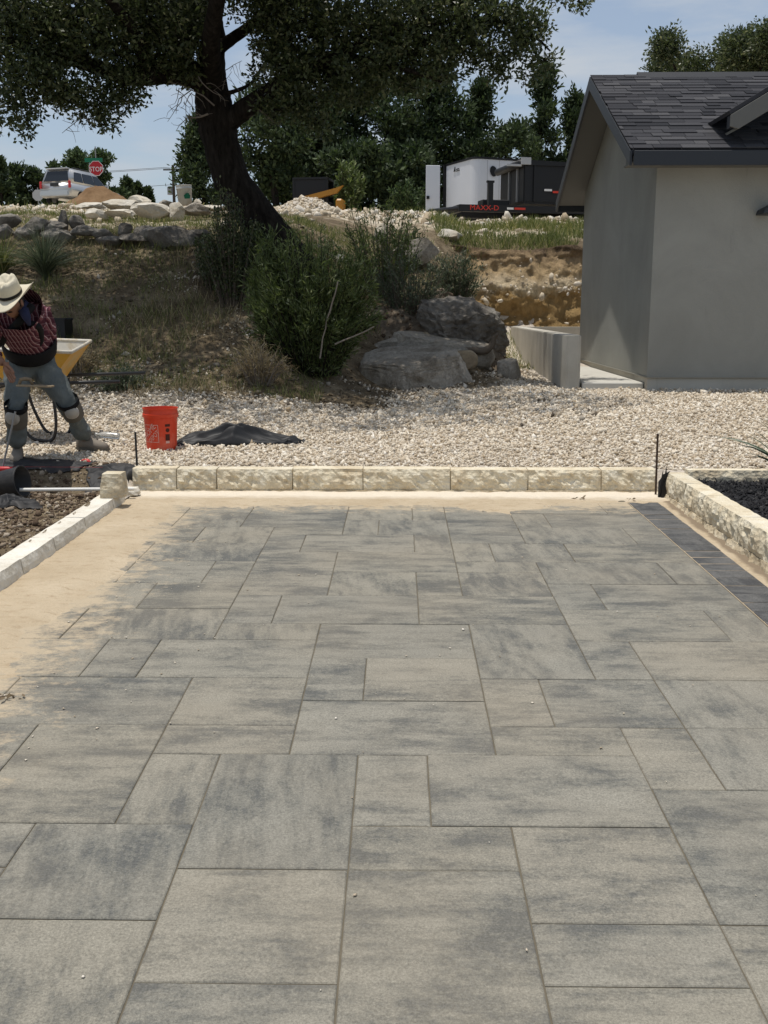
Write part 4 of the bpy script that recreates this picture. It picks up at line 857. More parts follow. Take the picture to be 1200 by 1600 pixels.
# fountain of grass and yucca
def fountain(name, b, n, L_, w, mat, label, seed, spread=1.0, cat='grass clump'):
    r_ = np.random.default_rng(seed); V = []; F = []
    for k in range(n):
        a = r_.uniform(0, 2 * math.pi); sp = r_.uniform(.15, 1) * spread; l = L_ * r_.uniform(.6, 1.1); tw_a = r_.uniform(-1.2, 1.2); S = np.array([-math.sin(a) * math.cos(tw_a), math.cos(a) * math.cos(tw_a), math.sin(tw_a)]) * w * r_.uniform(.7, 1.3); q = len(V); ns = 5
        for i in range(ns + 1):
            t = i / ns; h = l * (math.cos(sp * .35) * t - .55 * sp * t * t); d = l * (.25 * t + .65 * t * t) * sp
            p = np.array([math.cos(a) * d, math.sin(a) * d, max(h, -.3)]); ww = (1 - t) ** .6
            V += [p - S * ww, p + S * ww]
        F += [(q + 2 * i, q + 2 * i + 1, q + 2 * i + 3, q + 2 * i + 2) for i in range(ns)]
    return tag(np_obj(name, np.array(V), np.array(F), MT[mat], loc=b), label, cat)
def gp(u, v, Y): p = at(u, v, Y); return (p.x, Y, float(Zt(p.x, Y)) - .02)
fountain('bunch_grass', gp(70, 425, 15.0), 700, 1.0, .006, 'sage', 'large fountain of grey-green bunch grass on the left slope', 81, 1.15)
fountain('bunch_grass', gp(5, 420, 15.1), 420, .8, .006, 'grass', 'green bunch grass at the left edge above the cowboy hat', 82, 1.1)
yuc = fountain('yucca', (2.80, 7.25, .13), 60, .74, .013, 'yucca', 'spiky dark yucca reaching into the mulch bed at the right edge', 83, .95, 'yucca')
# grasses growing over the slope, crest and bank top
def grass(name, n, x0, x1, y0, y1, keep, hl, mat, label, w=.004):
    x, y = scatter(n, x0, x1, y0, y1, keep); m_ = len(x)
    P = np.stack([x, y, Zt(x, y) - .005], -1); D = rng.normal(0, .42, (m_, 3)); D[:, 2] = 1
    h = rng.uniform(*hl, m_) * (.75 + .5 * (fbm(x * 1.3, y * 1.3, 3, 6) + .5)).clip(.4, 1.5)
    V, F = leafquads(P, D, h, w * rng.uniform(.8, 1.6, m_)); return tag(np_obj(name, V, F, MT[mat]), label, kind='stuff')
vis = lambda x, y: np.abs(x) < .40 * y + .6
grass('slope_grass', 26000, -7.5, .6, 11.6, 17.2, lambda x, y: vis(x, y) & ((x < -.9) | (y > 14.6)) & (fbm(x * .9, y * .9, 3, 14) > -.12), (.06, .22), 'grass', 'thin green grass patches on the shaded slope', .005)
grass('dry_slope_grass', 20000, -7.5, .6, 11.0, 17.0, lambda x, y: vis(x, y) & ((x < -.9) | (y > 14.6)) & (fbm(x * .8, y * .8, 3, 24) > -.05), (.06, .22), 'drygrass', 'dry straw grass on the shaded slope', .005)
grass('crest_grass', 26000, -10, 2.6, 16.6, 21.5, lambda x, y: vis(x, y) & (fbm(x * .7, y * .7, 3, 15) > -.2), (.05, .16), 'grass', 'green grass along the crest of the hill', .007)
grass('hilltop_grass', 16000, -20, 1.5, 21.5, 60, lambda x, y: vis(x, y) & (fbm(x * .3, y * .3, 3, 16) > .0), (.10, .26), 'grass', 'grass tufts on the hilltop towards the road', .016)
grass('bank_grass', 16000, .8, 6.5, 22.5, 26.2, lambda x, y: (fbm(x * .7, y * .9, 3, 17) > -.25 + .12 * (y - 23.5)), (.12, .34), 'grass', 'green grass fringe on top of the cut bank', .012)
# leaf litter
x, y = scatter(16000, -7.5, 1.6, 10.2, 17.5, lambda x, y: vis(x, y) & (soil_at(x, y) + fbm(x, y, 3, 5) * .4 > .45))
P = np.stack([x, y, Zt(x, y) + .008], -1); D = rng.normal(size=(len(x), 3)); D[:, 2] *= .35
V, F = leafquads(P, D, rng.uniform(.03, .075, len(x)), rng.uniform(.015, .03, len(x))); tag(np_obj('leaf_litter', V, F, MT['litter']), 'dry oak leaf litter on the shaded slope', kind='stuff')
# ------------------------------------------------------------------ rocks
_ico = {}
def icos(level):
    if level not in _ico:
        bm = bmesh.new(); bmesh.ops.create_icosphere(bm, subdivisions=level, radius=1); _ico[level] = ([v.co.copy() for v in bm.verts], [tuple(v.index for v in f.verts) for f in bm.faces]); bm.free()
    return _ico[level]
def rock(name, c, d, mat, seed, rz=0, tilt=0, level=3, rough=.14, flat=5, planes=None, label=None, cat='rock', parent=None, group=None):
    vs, fs = icos(level); r_ = random.Random(seed); off = Vector((seed * 2.1, seed * .7, seed * 1.3)); pl = []
    for k in range(flat + 4):
        n = Vector((r_.gauss(0, 1), r_.gauss(0, 1), r_.gauss(0, .8))).normalized(); pl.append((n, r_.uniform(.48, .8)))
    if planes: pl = [(Vector(n).normalized(), dd) for n, dd in planes] + pl[:2]
    M_ = Matrix.Rotation(rz, 3, 'Z') @ Matrix.Rotation(tilt, 3, 'Y'); V = []
    for v in vs:
        p = v * (1 + rough * mnoise.noise(v * 1.7 + off) + rough * .5 * mnoise.noise(v * 4 + off))
        for n, dd in pl:
            e = p.dot(n) - dd
            if e > 0: p = p - n * e * .92
        p = p + v * rough * (.22 * mnoise.noise(v * 8 + off) + .30 * (.25 - abs(mnoise.noise(v * 5 + off))) + .12 * mnoise.noise(v * 17 + off))
        V.append(M_ @ Vector((p.x * d[0] * .62, p.y * d[1] * .62, p.z * d[2] * .62)))
    me = bpy.data.meshes.new(name); me.from_pydata(V, [], fs); me.update(); me.materials.append(MT[mat])
    o = bpy.data.objects.new(name, me); o.location = Vector(c) - (parent.location if parent else Vector()); link(o, parent)
    if label: tag(o, label, cat, group)
    return o
def rockp(name, u, v, Y, w, h, mat, seed, label=None, parent=None, dep=.8, **k):
    "rock whose outline is w x h photo pixels, resting in the ground"
    c = at(u, v, Y); s = Y / FPX; hh = h * s; zg = float(Zt(c.x, Y)); 
    zc = c.z if abs(c.z - zg) < hh * 1.5 + .15 else zg + hh * .25
    return rock(name, (c.x, Y, zc), (w * s, w * s * dep, max(hh, .04) * 1.15), mat, seed, label=label, parent=parent, **k)
rockp('boulder', 648, 585, 13.95, 172, 108, 'rock', 1, 'large flat-topped grey boulder right of the green shrub', dep=.8, tilt=R(-5), level=5, cat='boulder', rough=.10, planes=[((.05, -.30, 1), .34), ((.55, -1, .05), .50), ((-.5, -1, .1), .62), ((1, .1, .25), .72), ((-1, 0, .3), .8), ((0, 1, .3), .7), ((.9, -.6, .4), .62)])
rockp('boulder', 690, 548, 14.8, 130, 66, 'rock', 402, 'second grey ledge rock behind the flat-topped boulder', dep=.6, tilt=R(6), level=4, cat='boulder', planes=[((.05, -.2, 1), .36), ((.3, -1, .1), .5), ((-.6, -1, .1), .6)])
rockp('boulder', 712, 518, 15.35, 140, 66, 'wallrock', 403, 'dark weathered boulder half buried in the earth mound', dep=.9, tilt=R(16), level=5, cat='boulder', rough=.26, flat=9)
rockp('rock', 722, 563, 14.35, 46, 24, 'tanrock', 3, 'tan rounded rock resting on the grey boulder')
rockp('rock', 688, 558, 14.5, 24, 20, 'tanrock', 4, 'small brown rock left of the tan rounded rock')
rockp('rock', 795, 578, 14.6, 44, 38, 'rock', 5, 'pale grey rock near the end of the concrete wall')
rockp('rock', 612, 545, 14.9, 60, 26, 'rock', 6, 'grey slab rock behind the large boulder')
rockp('rock', 660, 530, 15.0, 34, 16, 'tanrock', 7, 'thin tan rock between boulder and earth mound')
rockp('rock', 770, 612, 13.9, 30, 12, 'rock', 8, 'low grey rock at the gravel edge beside the boulder')
rockp('rock', 648, 392, 19.3, 62, 32, 'rock', 9, 'grey rock with pale top on the slope below the trailer', tilt=R(8))
rockp('rock', 598, 372, 19.8, 24, 30, 'whiterock', 10, 'upright pale rock among the slope shrubs')
rockp('rock', 520, 412, 17.4, 44, 22, 'whiterock', 11, 'pale rock right of the oak trunk foot')
rockp('rock', 500, 395, 17.8, 30, 18, 'rock', 12, 'grey rock just right of the oak trunk')
rockp('rock', 700, 370, 22.9, 46, 16, 'whiterock', 13, 'pale flat rock in the grass above the cut bank')
for k, (u, v, w, h, Y, lb) in enumerate([(153, 335, 34, 18, 18.9, 'white rock at the left end of the rock row below the dirt pile'), (187, 334, 40, 13, 19.0, 'low white rock in the middle of the rock row'), (238, 327, 50, 24, 19.3, 'largest white rock of the row below the dirt pile'),
        (188, 320, 62, 14, 20.2, 'long pale rock touching the dirt pile'), (275, 333, 28, 22, 19.2, 'tan rock left of the white bucket rocks'), (302, 328, 46, 19, 19.6, 'grey squared rock under the white bucket'), (338, 325, 56, 8, 20.6, 'thin pale slab right of the white bucket'),
        (142, 321, 40, 9, 20.6, 'thin pale rock left of the dirt pile'), (218, 316, 34, 15, 20.8, 'pale rock at the right foot of the dirt pile'), (308, 317, 12, 9, 20.2, 'fist-sized white rock beside the white bucket'), (258, 318, 20, 12, 20.8, 'small grey rock below the utility pole')]):
    rockp('white_rock', u, v, Y, w, h, 'rock' if 'grey' in lb else 'whiterock', 20 + k, lb, group='pale rocks along the hill crest', rough=.24, flat=8)
dw = empty('dry_stone_wall', (-4.2, 16.4, 2.4), label='rough dry-laid row of grey stones along the slope crest', cat='stone wall')
for k, (u, v, w, h) in enumerate([(13, 345, 34, 16), (6, 363, 30, 18), (99, 346, 17, 24), (121, 347, 22, 18), (57, 353, 48, 20), (84, 357, 42, 18), (136, 362, 50, 15), (173, 376, 38, 13), (195, 363, 26, 20), (213, 374, 48, 13), (270, 371, 88, 26), (263, 360, 48, 12), (93, 368, 48, 16), (159, 367, 34, 14), (320, 382, 18, 10), (35, 366, 36, 15), (228, 362, 30, 13), (310, 366, 30, 12)]):
    rockp('stone', u, v, 16.55 - (v - 345) * .012, w, h, 'wallrock', 50 + k, parent=dw, dep=.7, level=3)
lg = MB(); q, s = smooth_path([at(690, 545, 14.9), at(725, 545, 14.7), at(755, 548, 14.6), at(768, 540, 14.6), at(772, 528, 14.6), at(778, 522, 14.55)], [.02, .045, .05, .045, .035, .02], 4)
lg.tube(q, s, 9, jit=.2); tag(lg.build('dead_log', MT['twig'], smooth=True), 'dark twisted dead log lying against the earth mound', 'log')

# mounds
def mound(name, u, vb, Y, wpx, hpx, mat, label, cat, seed, kind=None):
    c = at(u, vb, Y); s = Y / FPX; a = wpx / 2 * s; H = hpx * s; rd = seed == 8; nr, na = 26, 60; V = []; gz0 = float(Zt(c.x, Y))
    for i in range(nr):
        for j in range(na):
            r = i / (nr - 1); t = 2 * math.pi * j / na; x, y = math.cos(t) * r * a, math.sin(t) * r * a * .8
            h = (H * .9 * (1 - r * r) ** 1.2 + float(fbm(x * 2.4 + 3, y * 2.4, 4, 77)) * H * .3 * min(1, (1 - r) * 3) if rd else H * (1 - r) ** 1.0 * (1 - .35 * math.exp(-r * 9)) * 1.25) + float(fbm(x * 3 / a + seed, y * 3 / a, 4, seed)) * H * .12 * min(1, (1 - r) * 4)
            V.append((x, y, h + float(Zt(c.x + x, Y + y)) - gz0 - .03 * (r > .95)))
    F = [(i * na + j, i * na + (j + 1) % na, (i + 1) * na + (j + 1) % na, (i + 1) * na + j) for i in range(nr - 1) for j in range(na)]
    o = np_obj(name, np.array(V), np.array(F), MT[mat], smooth=True, loc=(c.x, Y, gz0)); return tag(o, label, cat, None, kind)
mound('earth_mound', 690, 552, 15.7, 250, 52, 'earth', 'dark rubbly earth mound between boulder and cut bank', 'earth mound', 8)
em = at(690, 552, 15.7); n = 700; aa = rng.uniform(0, 6.28, n); r0 = np.sqrt(rng.uniform(0, 1, n)); xx = em.x + np.cos(aa) * r0 * 1.2; yy2 = 15.7 + np.sin(aa) * r0 * .96; sz = rng.gamma(1.6, .016, n).clip(.008, .09)
stones('mound_stones', np.stack([xx, yy2, Zt(xx, yy2) + .511 * .9 * (1 - r0 * r0) ** 1.2 + fbm((xx - em.x) * 2.4 + 3, (yy2 - 15.7) * 2.4, 4, 77) * .511 * .3 * np.minimum(1, (1 - r0) * 3) + .01], -1), sz, MT['clod'], base='ico', label='stones and clods on the dark earth mound')
mound('dirt_pile', 152, 326, 36, 130, 34, 'dirtpile', 'brown dirt pile in front of the silver car', 'dirt pile', 3)
mound('gravel_pile', 483, 340, 27, 112, 22, 'gravel', 'pale gravel pile right of the oak trunk', 'gravel pile', 4)
gp_ = at(483, 340, 27); n = 900; aa = rng.uniform(0, 6.28, n); r0 = np.sqrt(rng.uniform(0, 1, n)); xx = gp_.x + np.cos(aa) * r0 * .95; yy2 = 27 + np.sin(aa) * r0 * .76
stones('pile_stones', np.stack([xx, yy2, Zt(xx, yy2) + .37 * 1.25 * (1 - r0) * (1 - .35 * np.exp(-r0 * 9))], -1), rng.uniform(.025, .07, n), MT['rubble'], base='ico', label='stones lying loose on the pale gravel pile')

# ------------------------------------------------------------------ bucket
def wrap(o, rf, ang0, z0):
    "bend a flat x/y print round a drum of radius rf(z)"
    for v in o.data.vertices:
        x, y, d = v.co.x * o.scale[0], v.co.y, v.co.z
        z = z0 + y; r = rf(z) + .0012 + max(0, d) * .3; a = ang0 + x / r
        v.co = (r * math.sin(a), -r * math.cos(a), z)
    o.location = (0, 0, 0); o.rotation_euler = (0, 0, 0); o.scale = (1, 1, 1); o.data.update()
def subdiv(me, n):
    bm = bmesh.new(); bm.from_mesh(me); bmesh.ops.triangulate(bm, faces=bm.faces); bmesh.ops.subdivide_edges(bm, edges=bm.edges, cuts=n, use_grid_fill=True); bm.to_mesh(me); bm.free()
bp = (-2.105, 9.0, float(Zt(-2.105, 9.0)) - .004)
bk = empty('orange_bucket', bp, label='orange plastic five gallon bucket standing on the gravel', cat='bucket')
rf = lambda z: .131 + .019 * z / .37
mb = MB(); mb.lathe([(.0, .012), (.127, .012), (.129, 0), (.131, .004)] + [(rf(z), z) for z in np.linspace(.01, .285, 8)] + [(.151, .287), (.156, .29), (.157, .318), (.1515, .32), (.1505, .322), (.1505, .362), (.155, .364), (.155, .371), (.148, .371), (.146, .36), (.128, .02), (0, .018)], n=48, cap0=False)
mb.build('shell', MT['orange'], bk)
for p in bk.children:
    for f in p.data.polygons: f.use_smooth = True
    p.modifiers.new('e', 'EDGE_SPLIT').split_angle = R(35)
mb = MB()
for x0, y0, x1, y1 in ((-.072, .072, .072, .076), (-.072, -.078, .072, -.074), (-.074, -.078, -.070, .076), (.070, -.078, .074, .076)): mb.box(((x0 + x1) / 2, (y0 + y1) / 2, 0), (x1 - x0, y1 - y0, .001))
lgf = mb.build('logo_frame', MT['orangelogo'], bk); subdiv(lgf.data, 5); wrap(lgf, rf, R(-27), .155)
def logo_line(t, size, off, sx=1.0, sh=0):
    o = lettering('logo_text', t, size, MT['orangelogo'], bk, (0, 0, 0), (0, 0, 0), .0004, 1.0)
    for v in o.data.vertices:
        x, y = v.co.x * sx + sh, v.co.y + off; c, s = math.cos(R(45)), math.sin(R(45)); v.co.x, v.co.y = c * x - s * y, s * x + c * y
    wrap(o, rf, R(-27), .155)
logo_line('THE', .024, .062, 1.0, -.014); logo_line('HOME', .070, .020, .80); logo_line('DEPOT', .056, -.040, .72)
for x, y, w, h, nm, mt in ((0, .060, .046, .022, 'label_header', 'print'), (0, .018, .036, .042, 'label_symbol', 'print'), (0, -.045, .040, .055, 'label_text_block', 'print'), (0, -.088, .034, .02, 'label_foot', 'orangelogo')):
    mb = MB(); mb.lathe([(min(w, h) * .5, 0), (min(w, h) * .5, .0008)], (x, y, 0), 14, cap1=True) if 'symbol' in nm else mb.box((x, y, 0), (w, h, .001))
    o = mb.build(nm, MT[mt], bk); subdiv(o.data, 3); wrap(o, rf, R(36), .165)
mb = MB(); mb.tube([(.156 * math.cos(t), -.156 * abs(math.sin(t)) * .25 + .06, .30 - .0 * t) if False else (.158 * math.cos(t), .158 * math.sin(t), .305 - .07 * math.sin(t)) for t in np.linspace(0, math.pi, 20)], .0028, 6); mb.build('handle', MT['galv'], bk)

# crumpled cloth
def cloth(name, c, a, b, H, rz, mat, label, seed, cat='fabric', flatf=1.0, n=64, edge=.12, folds=5, taper=0):
    rn = np.linspace(-1, 1, n); U, Vv = np.meshgrid(rn, rn); ca, sa = math.cos(rz), math.sin(rz)
    wob = 1 + fbm(U * 2 + seed, Vv * 2, 3, seed) * .28
    X0, Y0 = U * a * wob, Vv * b * (1 - taper * (U + 1) / 2) * (1 + fbm(U * 2 + 9, Vv * 2 + seed, 3, seed + 3) * .35)
    X, Y_ = c[0] + ca * X0 - sa * Y0, c[1] + sa * X0 + ca * Y0
    m_ = np.clip((1 - np.maximum(np.abs(U), np.abs(Vv))) / edge, 0, 1) ** .7
    rs = np.random.default_rng(seed); h = np.zeros_like(U)
    for k in range(folds * 3):
        ax_, ay_, th = rs.uniform(-.9, .9), rs.uniform(-.7, .7), rs.uniform(-.4, .4) + (0 if rs.uniform() < .85 else 1.5); dx, dy = U - ax_, (Vv - ay_) * b / a
        al, pe = dx * math.cos(th) + dy * math.sin(th), -dx * math.sin(th) + dy * math.cos(th); pe = pe + .05 * np.sin(al * 7 + k)
        wd_ = rs.uniform(.02, .085); h = h + rs.uniform(.25, 1) * np.exp(-np.abs(pe / wd_) ** 1.3) * np.exp(-(al / rs.uniform(.25, .6)) ** 2)
    h = H * m_ * (.22 + .78 * (1 - np.exp(-h * .9))) * (.35 + .65 * np.exp(-((U + .1) ** 2) * 3 * flatf)) + .008 + .012 * (1 - m_) * np.abs(fbm(U * 9, Vv * 9, 2, seed))
    Z = Zt(X, Y_) + h; Vt = np.stack([X - c[0], Y_ - c[1], Z - c[2]], -1).reshape(-1, 3); idx = np.arange(n * n).reshape(n, n)
    F = np.stack([idx[:-1, :-1], idx[:-1, 1:], idx[1:, 1:], idx[1:, :-1]], -1).reshape(-1, 4)
    o = np_obj(name, Vt, F, MT[mat], smooth=True, loc=c); sm = o.modifiers.new('s', 'SOLIDIFY'); sm.thickness = .004; return tag(o, label, cat)
cloth('black_tarp', (-1.46, 9.28, .2), .54, .19, .21, R(2), 'tarp', 'crumpled black tarp lying beside the orange bucket', 3, 'tarp', folds=6, taper=.35, flatf=.9)
cloth('tarp_scrap', (-.87, 9.33, .2), .035, .03, .03, 0, 'tarp', 'tiny black scrap right of the crumpled tarp', 5, 'fabric scrap', n=16)
cloth('landscape_fabric', (-2.95, 8.18, .15), .42, .15, .07, R(3), 'fabric', 'black landscape fabric under the worker left foot', 11, folds=5)
cloth('landscape_fabric', (-2.27, 7.99, .12), .20, .15, .09, R(14), 'fabric', 'black landscape fabric bunched against the left end of the far curb', 14, folds=3)
cloth('landscape_fabric', (-2.72, 6.98, .05), .20, .12, .09, R(20), 'fabric', 'twisted black fabric in the dug strip below the white pipe', 17, folds=7)
cloth('landscape_fabric', (-2.90, 6.62, .05), .14, .10, .05, R(-20), 'fabric', 'black fabric scrap at the lower left of the dug strip', 19, folds=6)
cloth('landscape_fabric', (-3.05, 7.55, .05), .30, .12, .07, R(-8), 'fabric', 'crumpled black fabric behind the tipped nursery pot', 23, folds=5)
# torn fabric sticking up at the right corner
mb = MB(); pr = [(-.03, 0), (.05, 0), (.046, .15), (.028, .165), (.034, .2), (.048, .225), (.022, .212), (.018, .265), (.010, .205), (-.004, .20), (-.006, .235), (-.014, .17), (-.03, .14)]
mb.prism([(x, .02 * math.sin(z * 20), z) for x, z in pr], (0, .006, 0)); mb.prism([(x * .7 + .012, -.018, z * .72) for x, z in pr], (.004, .006, 0))
tag(mb.build('torn_fabric', MT['fabric'], loc=(1.995, 7.66, .005)), 'torn black fabric sticking up where the two curbs meet', 'fabric scrap')

# stakes, pipes, string
def bar(name, a, b, r, mat, label, cat, n=8): m = MB(); m.tube([Vector((0, 0, 0)), Vector(b) - Vector(a)], r, n); return tag(m.build(name, MT[mat], loc=a, smooth=False), label, cat)
bar('rebar_stake', (1.968, 7.742, -.02), (1.960, 7.745, .50), .008, 'rust', 'rusty rebar stake at the right end of the far curb', 'stake')
bar('rebar_stake', (-2.095, 8.08, .12), (-2.10, 8.09, .465), .009, 'blackmetal', 'dark rebar stake at the left end of the far curb', 'stake')
bar('pvc_pipe', (-2.76, 7.30, .135), (-1.985, 7.52, .105), .0135, 'pvc', 'white plastic pipe lying behind the lone stone block', 'pipe', 12)
bar('string_line', (-3.4, 8.0, .20), (-2.35, 8.0, .195), .0009, 'red', 'thin pink mason string stretched over the black fabric', 'string', 5)
bar('rebar_rod', at(122, 816, 6.8) , at(150, 802, 7.2), .005, 'rust', 'short rusty rod lying in the dug strip', 'rod')
m = MB(); p0 = at(-12, 735, 8.0); m.tube([(0, 0, 0), (.03, 0, .012), (.15, 0, .012), (.185, 0, 0)], [.012, .02, .019, .010], 10); tag(m.build('red_tool_handle', MT['red'], loc=(p0.x, 8.0, float(Zt(p0.x, 8.0)) + .035), smooth=True), 'red tool handle on the ground at the left edge', 'tool')
m = MB(); p0 = at(124, 720, 8.25); m.tube([(0, 0, -.01), (.04, .01, .0), (.07, -.01, 0), (.10, -.03, -.015)], [.010, .018, .022, .010], 10, jit=.15); tag(m.build('work_glove', MT['red'], loc=(p0.x, 8.25, p0.z), smooth=True), 'crumpled red work glove on black fabric right of the worker', 'glove')
# black pot on its side
m = MB(); M_ = Matrix.Rotation(R(82), 3, 'Y') @ Matrix.Rotation(R(10), 3, 'X'); m.lathe([(.0, 0), (.085, 0), (.112, .21), (.118, .212), (.118, .225), (.108, .225), (.08, .01), (0, .012)], n=26, M=M_, cap0=False)
p0 = at(-8, 752, 7.35); tag(m.build('nursery_pot', MT['fabric'], loc=(p0.x, 7.35, .165), smooth=True), 'black plastic nursery pot tipped on its side at the left edge', 'pot')
# bottle
m = MB(); M_ = Matrix.Rotation(R(-85), 3, 'Y'); m.lathe([(0, 0), (.03, .002), (.032, .02), (.030, .05), (.032, .08), (.030, .11), (.032, .14), (.018, .185), (.013, .19), (.013, .205)], n=18, M=M_, cap0=False, cap1=True)
p0 = at(187, 690, 9.35); bt_ = tag(m.build('plastic_bottle', MT['clear'], loc=(p0.x, 9.35, float(Zt(p0.x, 9.35)) + .045), smooth=True), 'empty clear plastic bottle on gravel right of the worker boot', 'bottle')
m = MB(); m.lathe([(.015, .203), (.015, .225)], n=14, M=M_, cap1=True); m.build('cap', MT['whiteplastic'], bt_)
# black crate on slope
p0 = at(80, 474, 13.4); cr = empty('black_crate', (p0.x, 13.4, float(Zt(p0.x, 13.4))), label='black plastic crate on the slope behind the worker', cat='crate')
m = MB(); 
for c, d in (((0, 0, .02), (.42, .3, .03)), ((0, -.15, .14), (.42, .02, .24)), ((0, .15, .14), (.42, .02, .24)), ((-.2, 0, .14), (.02, .3, .24)), ((.2, 0, .14), (.02, .3, .24)), ((0, -.155, .26), (.44, .03, .03)), ((0, .155, .26), (.44, .03, .03))): m.box(c, d)
m.build('body', MT['black'], cr); 
# white bucket on the hill
p0 = at(290, 320, 20.0); wb_ = empty('white_bucket', (p0.x, 20.0, p0.z - .01), rz=.5, label='dirty white bucket standing on the hill crest', cat='bucket'); wb_.rotation_euler = (0, R(-4), .5)
m = MB(); m.lathe([(.0, .0), (.125, 0), (.143, .29), (.15, .292), (.15, .31), (.145, .312), (.145, .35), (.15, .352), (.15, .362), (.14, .362), (.125, .02), (0, .015)], n=30, cap0=False); m.build('shell', MT['whiteplastic'], wb_, smooth=True)
m = MB(); m.prism([(-.05, -.140, .11), (.05, -.140, .11), (.06, -.146, .16), (.03, -.150, .21), (-.02, -.150, .2), (-.06, -.146, .17)], (0, -.004, 0)); m.build('print', MT['signgreen'], wb_)

# ------------------------------------------------------------------ wheelbarrow
wbx, wby = -3.31, 9.45; wbz = float(Zt(wbx, wby)); wb = empty('wheelbarrow', (wbx, wby, wbz), label='yellow wheelbarrow with mortar-crusted tray behind the worker', cat='wheelbarrow')
def tray(ins, mat, nm, zr=.80, zb=.56):
    m = MB(); ro = [(-.48, -.33), (.40, -.30), (.40, .30), (-.48, .33)]; bo = [(-.26, -.20), (.17, -.20), (.17, .20), (-.26, .20)]; vs = []
    for k in range(4): vs.append((bo[k][0] * (1 - ins), bo[k][1] * (1 - ins), zb + ins * .1))
    for k in range(4): vs.append((ro[k][0] * (1 - ins * .35), ro[k][1] * (1 - ins * .35), zr + .002 + (.03 if ro[k][0] > 0 else .06) + .06 * (ro[k][1] > 0) - .02 * (ro[k][1] < 0)))
    return m.add(vs, [(0, 1, 2, 3)] + [(k, (k + 1) % 4, (k + 1) % 4 + 4, k + 4) for k in range(4)]).build(nm, MT[mat], wb)
o = tray(0, 'yellow', 'tray'); sm = o.modifiers.new('b', 'SOLIDIFY'); sm.thickness = .006
o = tray(.05, 'mortarmix', 'mortar_crust')
m = MB(); rim = [(-.48, -.33, .842), (.40, -.30, .812), (.40, .30, .892), (-.48, .33, .922), (-.48, -.33, .842)]; m.tube(rim, .017, 8); m.build('rim', MT['mortarmix'], wb, smooth=True)
for s in (-1, 1):
    m = MB(); m.tube([(-.85, s * .07, .32), (-.3, s * .18, .52), (.2, s * .26, .555 + .02 * s), (.86 + .04 * s, s * .31, .575 + .02 * s)], .017, 10); m.build('handle', MT['blackmetal'], wb, smooth=True)
    m = MB(); q, r_ = smooth_path([Vector(p) for p in ((-.22, s * .2, .53), (-.16, s * .21, .28), (-.06, s * .22, .06), (.06, s * .22, .012), (.16, s * .22, .03), (.2, s * .23, .2), (.18, s * .24, .55))], [.015] * 7); m.tube(q, r_, 8); m.build('leg', MT['blackmetal'], wb, smooth=True)
m = MB(); M_ = Matrix.Rotation(R(90), 3, 'X'); m.lathe([(.10, -.035), (.17, -.045), (.195, -.03), (.2, 0), (.195, .03), (.17, .045), (.10, .035), (.10, -.035)], (-.86, 0, .2), 30, M_, cap0=False); wh = m.build('wheel', MT['tyre'], wb, smooth=True)
m = MB(); m.lathe([(.0, -.03), (.10, -.03), (.10, .03), (0, .03)], (-.86, 0, .2), 20, M_, cap0=False); m.build('rim_disc', MT['galv'], wh)

# scraps of dry leaf on the paving
for k, (x, y, n_, sc_, lb) in enumerate([(-1.47, 3.62, 10, .03, 'scrap of dry brown leaf on the pavers at the left edge'), (1.36, 7.55, 8, .022, 'curled brown leaf on the sand near the right end of the far curb'), (1.72, 7.5, 7, .02, 'crumpled brown leaf at the corner of the dark border')]):
    P = np.stack([rng.normal(0, sc_, n_), rng.normal(0, sc_ * .5, n_), rng.uniform(.002, .012, n_)], -1); D = rng.normal(size=(n_, 3)); D[:, 2] *= .3
    V, F = leafquads(P, D, rng.uniform(.02, .045, n_), rng.uniform(.008, .016, n_)); tag(np_obj('dry_leaf', V, F, MT['litter'], loc=(x, y, float(paveZ(y)) + (.012 if y > 7 else .002))), lb, kind='stuff')
# ------------------------------------------------------------------ worker
def skin_obj(name, J, E_, mat, parent, root, sub=2, off=None):
    keys = list(J); me = bpy.data.meshes.new(name); me.from_pydata([Vector(J[k][0]) - off for k in keys], [(keys.index(a), keys.index(b)) for a, b in E_], []); me.update()
    o = bpy.data.objects.new(name, me); COL.objects.link(o)
    m = o.modifiers.new('k', 'SKIN'); m.use_smooth_shade = True
    sv = me.skin_vertices[0].data if me.skin_vertices else None
    if sv is None:
        bpy.context.view_layer.update(); me.attributes
        bm = bmesh.new(); bm.from_mesh(me); bm.verts.layers.skin.verify(); bm.to_mesh(me); bm.free(); sv = me.skin_vertices[0].data
    for i, k in enumerate(keys):
        r = J[k][1]; sv[i].radius = r if hasattr(r, '__len__') else (r, r); sv[i].use_root = (k == root)
    s = o.modifiers.new('s', 'SUBSURF'); s.levels = s.render_levels = sub
    bpy.context.view_layer.update()
    ev = bpy.data.meshes.new_from_object(o.evaluated_get(bpy.context.evaluated_depsgraph_get())); bpy.data.objects.remove(o)
    ev.materials.clear(); ev.materials.append(MT[mat]); ev.polygons.foreach_set('use_smooth', np.ones(len(ev.polygons), bool))
    o = bpy.data.objects.new(name, ev); return link(o, parent)
gl = float(Zt(-3.1, 8.2)); gr2 = float(Zt(-2.7, 8.85))
pb = Vector((-3.1, 8.5, .2)); person = empty('person', pb, label='worker in straw cowboy hat, plaid shirt and knee pads bending over', cat='person')
